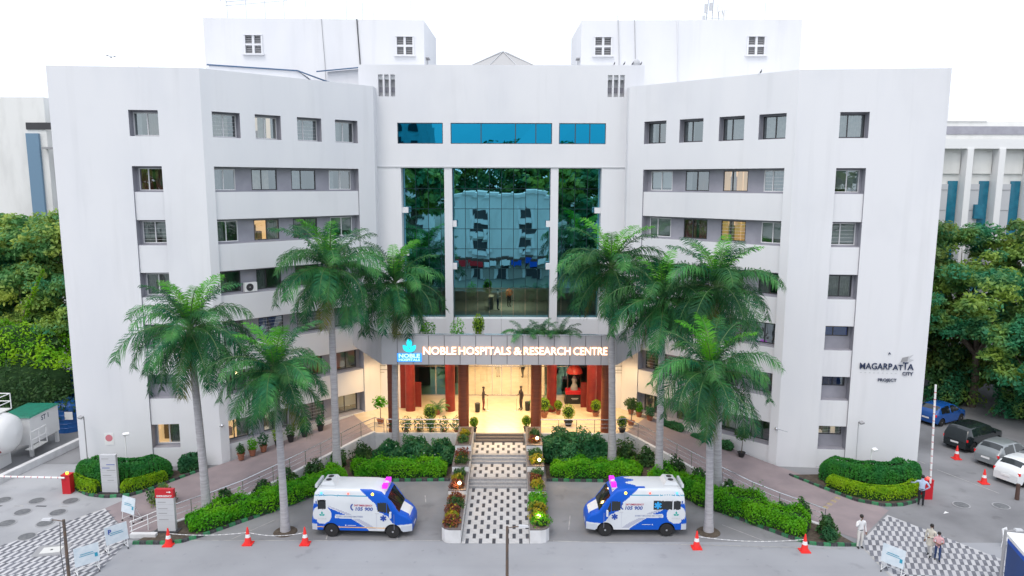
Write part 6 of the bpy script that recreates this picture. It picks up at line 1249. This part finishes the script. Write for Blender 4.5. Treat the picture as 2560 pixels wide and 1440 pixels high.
# ---- white oxygen tank and utility boxes on the left
tk = thing('storage_tank','horizontal white storage tank with railed platform at the left edge','tank',(-33.2,43.4,0)); prof = [(1e-4,0),(.75,.12),(1.15,.38),(1.32,.8),(1.32,5.6)]; tb = MB(); tb.lathe(prof, 28); tb.v = [(2.9-c, a, b+2.25) for a,b,c in tb.v]; tb.build('vessel','white',tk,smooth=True)
for x in (-1.6,.0,1.7): MB().box(x-.12,-.8,0,x+.12,.8,1.15).build('saddle','white',tk)
MB().box(-2.4,-.9,3.58,2.1,.9,3.64).build('platform','offwhite',tk)
for y in (-.88,.88):
    for z in (4.1,4.6): MB().tube([(-2.4,y,z),(2.1,y,z)], .03, 6).build('rail','white',tk)
    for x in (-2.4,-.9,.6,2.1): MB().tube([(x,y,3.6),(x,y,4.6)], .03, 6).build('post','white',tk)
for z in (4.1,4.6): MB().tube([(2.1,-.88,z),(2.1,.88,z)], .03, 6).build('rail','white',tk)
MB().tube([(2.4,-1.3,0),(2.4,-1.3,1.3),(2.6,-1.1,1.5)], .07, 8).build('red_pipe','red_pipe' if 'red_pipe' in M else M.setdefault('red_pipe', mat('red_pipe', (.22,.02,.02), .5)),tk)
bx = thing('utility_container','white container with green roof on legs behind the storage tank','container',(-31.7,46.7,0)); MB().box(-1.1,-1.6,.9,1.1,1.6,2.95).build('body','white',bx); MB().add([(-1.2,-1.7,2.95),(1.2,-1.7,2.95),(1.2,1.7,2.95),(-1.2,1.7,2.95),(-1.1,-1.6,3.05),(1.1,-1.6,3.05),(1.1,1.6,3.05),(-1.1,1.6,3.05)], [(4,5,6,7),(0,1,5,4),(1,2,6,5),(2,3,7,6),(3,0,4,7)]).build('roof','green',bx)
bx.scale = (.92,.92,.90)
for x in (-.95,.95):
    for y in (-1.45,1.45): MB().box(x-.1,y-.1,0,x+.1,y+.1,.9).build('leg','white',bx)
for z in (1.5,2.1): MB().tube([(1.55,-2.3,z),(1.55,-.6,z)], .03, 6).build('rail','white',bx)
for y in (-2.3,-1.4,-.6): MB().tube([(1.55,y,.8),(1.55,y,2.1)], .03, 6).build('post','white',bx)
MB().box(1.1,-2.3,.78,1.6,-.6,.84).build('walkway','offwhite',bx); obj('painted_mark', textmesh('ST 1', .5, 'navy', .002, .01), bx, (1.105,.1,2.5), (R(90),0,R(90))); 
for x, y, z, r_, h, l in ((-31.5,50.6,0,.95,2.3,'low blue water tank behind the green roofed container'),(-31.9,52.9,1.5,1.0,2.4,'upper blue water tank close to the left wing wall')):
    t = thing('water_tank', l, 'tank', (x,y,z), 0, 'blue water tanks'); MB().lathe([(r_,0),(r_,h*.85),(r_*.8,h*.96),(r_*.3,h),(r_*.28,h*1.06),(1e-4,h*1.07)], 22).build('drum','bluetank',t)
    rb = MB()
    for k in range(1,6): rb.lathe([(r_,h*.14*k),(r_+.025,h*.14*k+.03),(r_,h*.14*k+.06)], 22)
    rb.build('ribs','bluetank',t); MB().box(r_*.3,-r_*1.0,h*.45,r_*.9,-r_*.98,h*.7).build('label','white',t)
    if z: MB().box(-r_,-r_,-z,r_,r_,0).build('plinth','grey',t)
lo_ = MB(); lo_.prism([(-30.2,40.6),(-29.85,40.6),(-28.65,48.2),(-29.0,48.2)], 0, .45); o = lo_.build('boundary_wall','planter'); tag(o, 'low white boundary wall between the drive and the tanks', 'wall')
# ---- roof things
ls = thing('rooftop_letters','rooftop sign frame with grey letters, cut by the top edge on the left','sign',(-19.5,63.5,30.7)); 
for z in (2.05,2.35): MB().tube([(-4.0,0,z-.15),(1.5,-.6,z+.15)], .03, 5).build('frame_bar','lgrey',ls)
for x in (-3.8,-2.2,-.6,1.0): MB().tube([(x,0,0),(x,0,2.3)], .03, 5).build('frame_post','lgrey',ls)
for s_, x in (('R',-4.1),('E',-3.45),('S',-2.85),('E',-2.25),('A',-1.6),('R',-.95),('C',-.3),('H',.4)): obj('letter', textmesh(s_, .95, 'grey', .04, .01), ls, (x,-.1-.06*(x+4),2.62+.05*(x+4)), (R(90),0,R(-6)))
for i, (x, y, h, l) in enumerate(((-15.8,60.4,1.6,'thin roof rod left of the middle of the left tower'),(-13.9,60.4,.5,'short roof stub above the wire on the left tower'),(-12.6,60.6,2.4,'tall thin roof rod in the middle of the left tower'),(-11.3,60.6,1.5,'thin roof rod above the dark pipe, left tower'),(-10.4,60.6,.7,'roof stub right of the dark pipe, left tower'),(-7.4,60.6,2.2,'thin roof rod near the right end of the left tower'),(9.2,60.4,.5,'roof stub at the left of the right tower'),(13.6,60.4,.5,'roof stub in the middle of the right tower'),(21.0,60.2,2.2,'thin rod at the right end of the right tower'),(-22.3,46.0,.6,'small stub on the left wing roof edge'))):
    z = 30.7 if y > 50 else 24.4; t = thing('roof_rod', l, 'rod', (x,y,z)); MB().tube([(0,0,0),(0,0,h)], .025, 5).build('rod','lgrey',t); MB().box(-.05,-.05,0,.05,.05,.08).build('foot','lgrey',t)
tm_ = thing('telecom_mast','white telecom antennas on the right tower roof','antenna',(17.3,61.5,30.7)); 
for x, h in ((-.7,3.6),(-.2,3.0),(.4,1.6),(.9,1.5)): MB().tube([(x,0,0),(x*.6,0,h)], .045, 6).build('pole','lgrey',tm_)
dsh = MB(); dsh.lathe([(1e-4,0),(.3,.06),(.42,.16)], 16); dsh.v = [(a-.45,c-.3,b+2.5) for a,b,c in dsh.v]; dsh.build('dish','white',tm_)
for x, z, sx, sz in ((-.75,1.3,.28,.7),(-.35,1.45,.25,.6),(.35,1.25,.4,.4),(.95,.75,.45,.9),(-.9,.5,.25,.5)): MB().obox((x,-.12,z),(sx,.22,sz),.3*x).build('antenna_panel','lgrey' if x < 0 else 'white',tm_)
MB().tube([(-.6,0,.6),(.9,0,.5)], .03, 5).build('brace','lgrey',tm_)
# birds
def bird(label, loc, rz, k=1.0, fly=False):
    t = thing('bird', label, 'bird', loc, rz, 'birds on the roof edges' if not fly else None); MB().lathe([(1e-4,-.13),(.04,-.08),(.06,0),(.045,.07),(.03,.10),(1e-4,.13)], 8).build('body','bird_grey' if 'bird_grey' in M else M.setdefault('bird_grey', plain('bird_grey', (.09,.09,.10))),t)
    if fly:
        t.children[0].rotation_euler = (R(80),0,0); w_ = MB()
        for s in (-1,1): w_.add([(0,-.06,.02),(s*.28,-.02,.14),(s*.42,.08,.05),(s*.2,.07,.08),(0,.06,.02)], [(0,1,2,3,4)])
        w_.build('wings','bird_grey',t); w2 = MB().add([(-.03,.1,0),(.03,.1,0),(.06,.24,0),(-.06,.24,0)], [(0,1,2,3)]); w2.build('tail','bird_grey',t)
    else:
        t.children[0].rotation_euler = (R(35),0,0); t.children[0].location = (0,0,.13); MB().ball((0,-.06,.26), .035, 7).build('head','bird_grey',t); MB().add([(-.02,.05,.08),(.02,.05,.08),(.03,.20,.0),(-.03,.20,.0)], [(0,1,2,3)]).build('tail','bird_grey',t)
    t.scale = (k,k,k)
bird('bird flying in the sky above the left wing', (-25.85,49.5,26.1), R(40), .8, True)
for x, z, l, y in ((8.05,26.22,'bird on the centre roof edge, first from the left on the right side',53.1),(8.75,26.22,'bird on the centre roof edge, second from the left on the right side',53.1),(9.35,26.22,'bird beside the coiled cable on the roof edge',53.1),(9.95,26.22,'rightmost bird on the centre roof edge',53.1),(16.05,24.6,'single bird on the right wing roof edge',45.7)): bird(l, (x,y,z), R(70+x*31 % 90), .9)
ds = thing('roof_dish','small grey dish on the centre roof edge among the birds','dish',(9.65,53.3,26.2)); d2 = MB(); d2.lathe([(1e-4,0),(.2,.05),(.28,.12)], 14); d2.v = [(a,c-.15,b+.22) for a,b,c in d2.v]; d2.build('dish','lgrey',ds); MB().tube([(0,0,0),(0,0,.2)], .03, 5).build('stem','grey',ds)
# ================================================================ background buildings
lb_ = thing('background_building','far white building with blue strip at the left edge','building',(-52,76,0)); MB().box(-22,0,0,4.6,20,26.45).build('wall','wall2',lb_); MB().box(4.6,1.5,0,7.5,20,25.6).build('wall','wall2',lb_)
MB().box(2.6,-.12,23.2,7.0,-.02,23.9).build('window','dark',lb_); MB().box(2.6,-.3,10,3.9,-.02,22.8).build('blue_strip','grey_blue' if 'grey_blue' in M else M.setdefault('grey_blue', mat('grey_blue', (.14,.24,.34), .5)),lb_); MB().box(4.4,-.8,21.2,7.5,-.02,21.4).build('ledge','grey',lb_)
for z in (14.5,18): MB().box(5.2,1.3,z,6.8,1.48,z+1.6).build('window','dark',lb_)
lb_.location.z = 0
rb_ = thing('background_building','far office block with white fins and tall blue glass strips at the right edge','building',(46,72,-.7)); MB().box(-14,0,0,26,16,22.2).build('wall','wall2',rb_); MB().box(-14.2,-1.0,22.0,26,-.2,22.9).build('roof_beam','white',rb_); MB().box(-14,0,22.2,26,1,22.7).build('parapet','wall2',rb_)
M['strip_blue'] = mat('strip_glass', (.010,.13,.21), .12, c2=(.015,.18,.27), scale=1.5)
for k in range(12):
    x = -13.2+k*3.1; MB().box(x-.3,-1.1,0,x+.3,-.0,22.0).build('fin','white',rb_); MB().box(x+.3,-.16,0,x+1.75,-.02,18.6).build('grey_panel','lgrey',rb_); MB().box(x+1.75,-.14,0,x+2.7,-.02,18.9).build('glass_strip','strip_blue',rb_)
    for z in range(4,19,2): MB().box(x+.3,-.2,z,x+1.75,-.17,z+.05).build('panel_joint','grey',rb_)
    MB().box(x+.9,-.2,19.6,x+2.7,-.02,21.6).build('upper_panel','wall2',rb_)
MB().box(.5,-.5,15.2,1.4,-.18,16.6).build('open_vent','strip_blue',rb_)
r2 = thing('background_building','low grey rooftop block far behind the striped office block','building',(56,92,0)); MB().box(-14,0,0,16,14,25.6).build('wall','wall2',r2); MB().box(-3,-.2,25.6,4,5,27.3).build('roof_box','white',r2); MB().box(-14,-.1,24.0,16,-.02,25.0).build('dark_band','recess',r2)
for x in (-12,-9,-5.5): MB().tube([(x,.5,25.6),(x,.5,27.4)], .05, 5).build('roof_post','grey',r2)
# ================================================================ the other side of the street, seen in the glass
ob = thing('street_building','white building across the street, seen mirrored in the teal glass','building',(-1,-26,0)); MB().box(-9,-14,0,9,0,15.2).build('wall','wall2',ob); MB().box(-9.4,-14.2,15.2,9.4,.3,15.8).build('roof','wall2',ob)
for x in (-4.2,4.6):
    MB().box(x-1.7,0,5.2,x-1.2,.5,13.6).build('pilaster','white',ob); MB().box(x+1.2,0,5.2,x+1.7,.5,13.6).build('pilaster','white',ob)
    for z in (5.6,8.6,11.2): MB().box(x-1.1,.0,z,x+1.1,.08,z+1.7).build('window','frame_d',ob); MB().box(x-1.15,0,z-.9,x+1.15,.7,z-.1).build('balcony','white',ob)
MB().box(-9.2,0,3.6,9.2,1.6,4.1).build('shop_awning','brown',ob)
for i, (x, m_) in enumerate(((-7.5,'red'),(-5.0,'red'),(-2.6,'white'),(.2,'white'),(2.6,'a_blue'),(5.4,'a_blue'),(7.6,'white'))): MB().box(x-1.1,1.6,2.7,x+1.1,1.7,3.7).build('shop_sign',m_,ob); MB().box(x-1.0,.05,0,x+1.0,.1,2.6).build('shop_front','dark' if i % 2 else 'room_m',ob)
hr = thing('street_tower','tall pale apartment tower across the street, seen mirrored in the ribbon windows','building',(-40,-120,0)); MB().box(-16,-14,0,16,0,52).build('wall','wall2',hr)
for i in range(6):
    for j in range(13): MB().box(-14+i*4.8,0,3+j*3.8,-11.4+i*4.8,.3,5+j*3.8).build('window','frame_d',hr)
for i, (x, y, h, k) in enumerate(((-30,-34,19,2.2),(-19,-38,22,2.5),(-13,-50,25,2.6),(13,-48,24,2.6),(16,-34,20,2.3),(26,-38,23,2.5),(38,-36,21,2.4),(0,-58,24,2.6),(-44,-38,22,2.4),(7,-62,26,2.6))):
    tree(x, y, h, k, 'dark street tree across the road, seen only mirrored in the teal glass', 120+i, far=True, group='street trees mirrored in the glass')
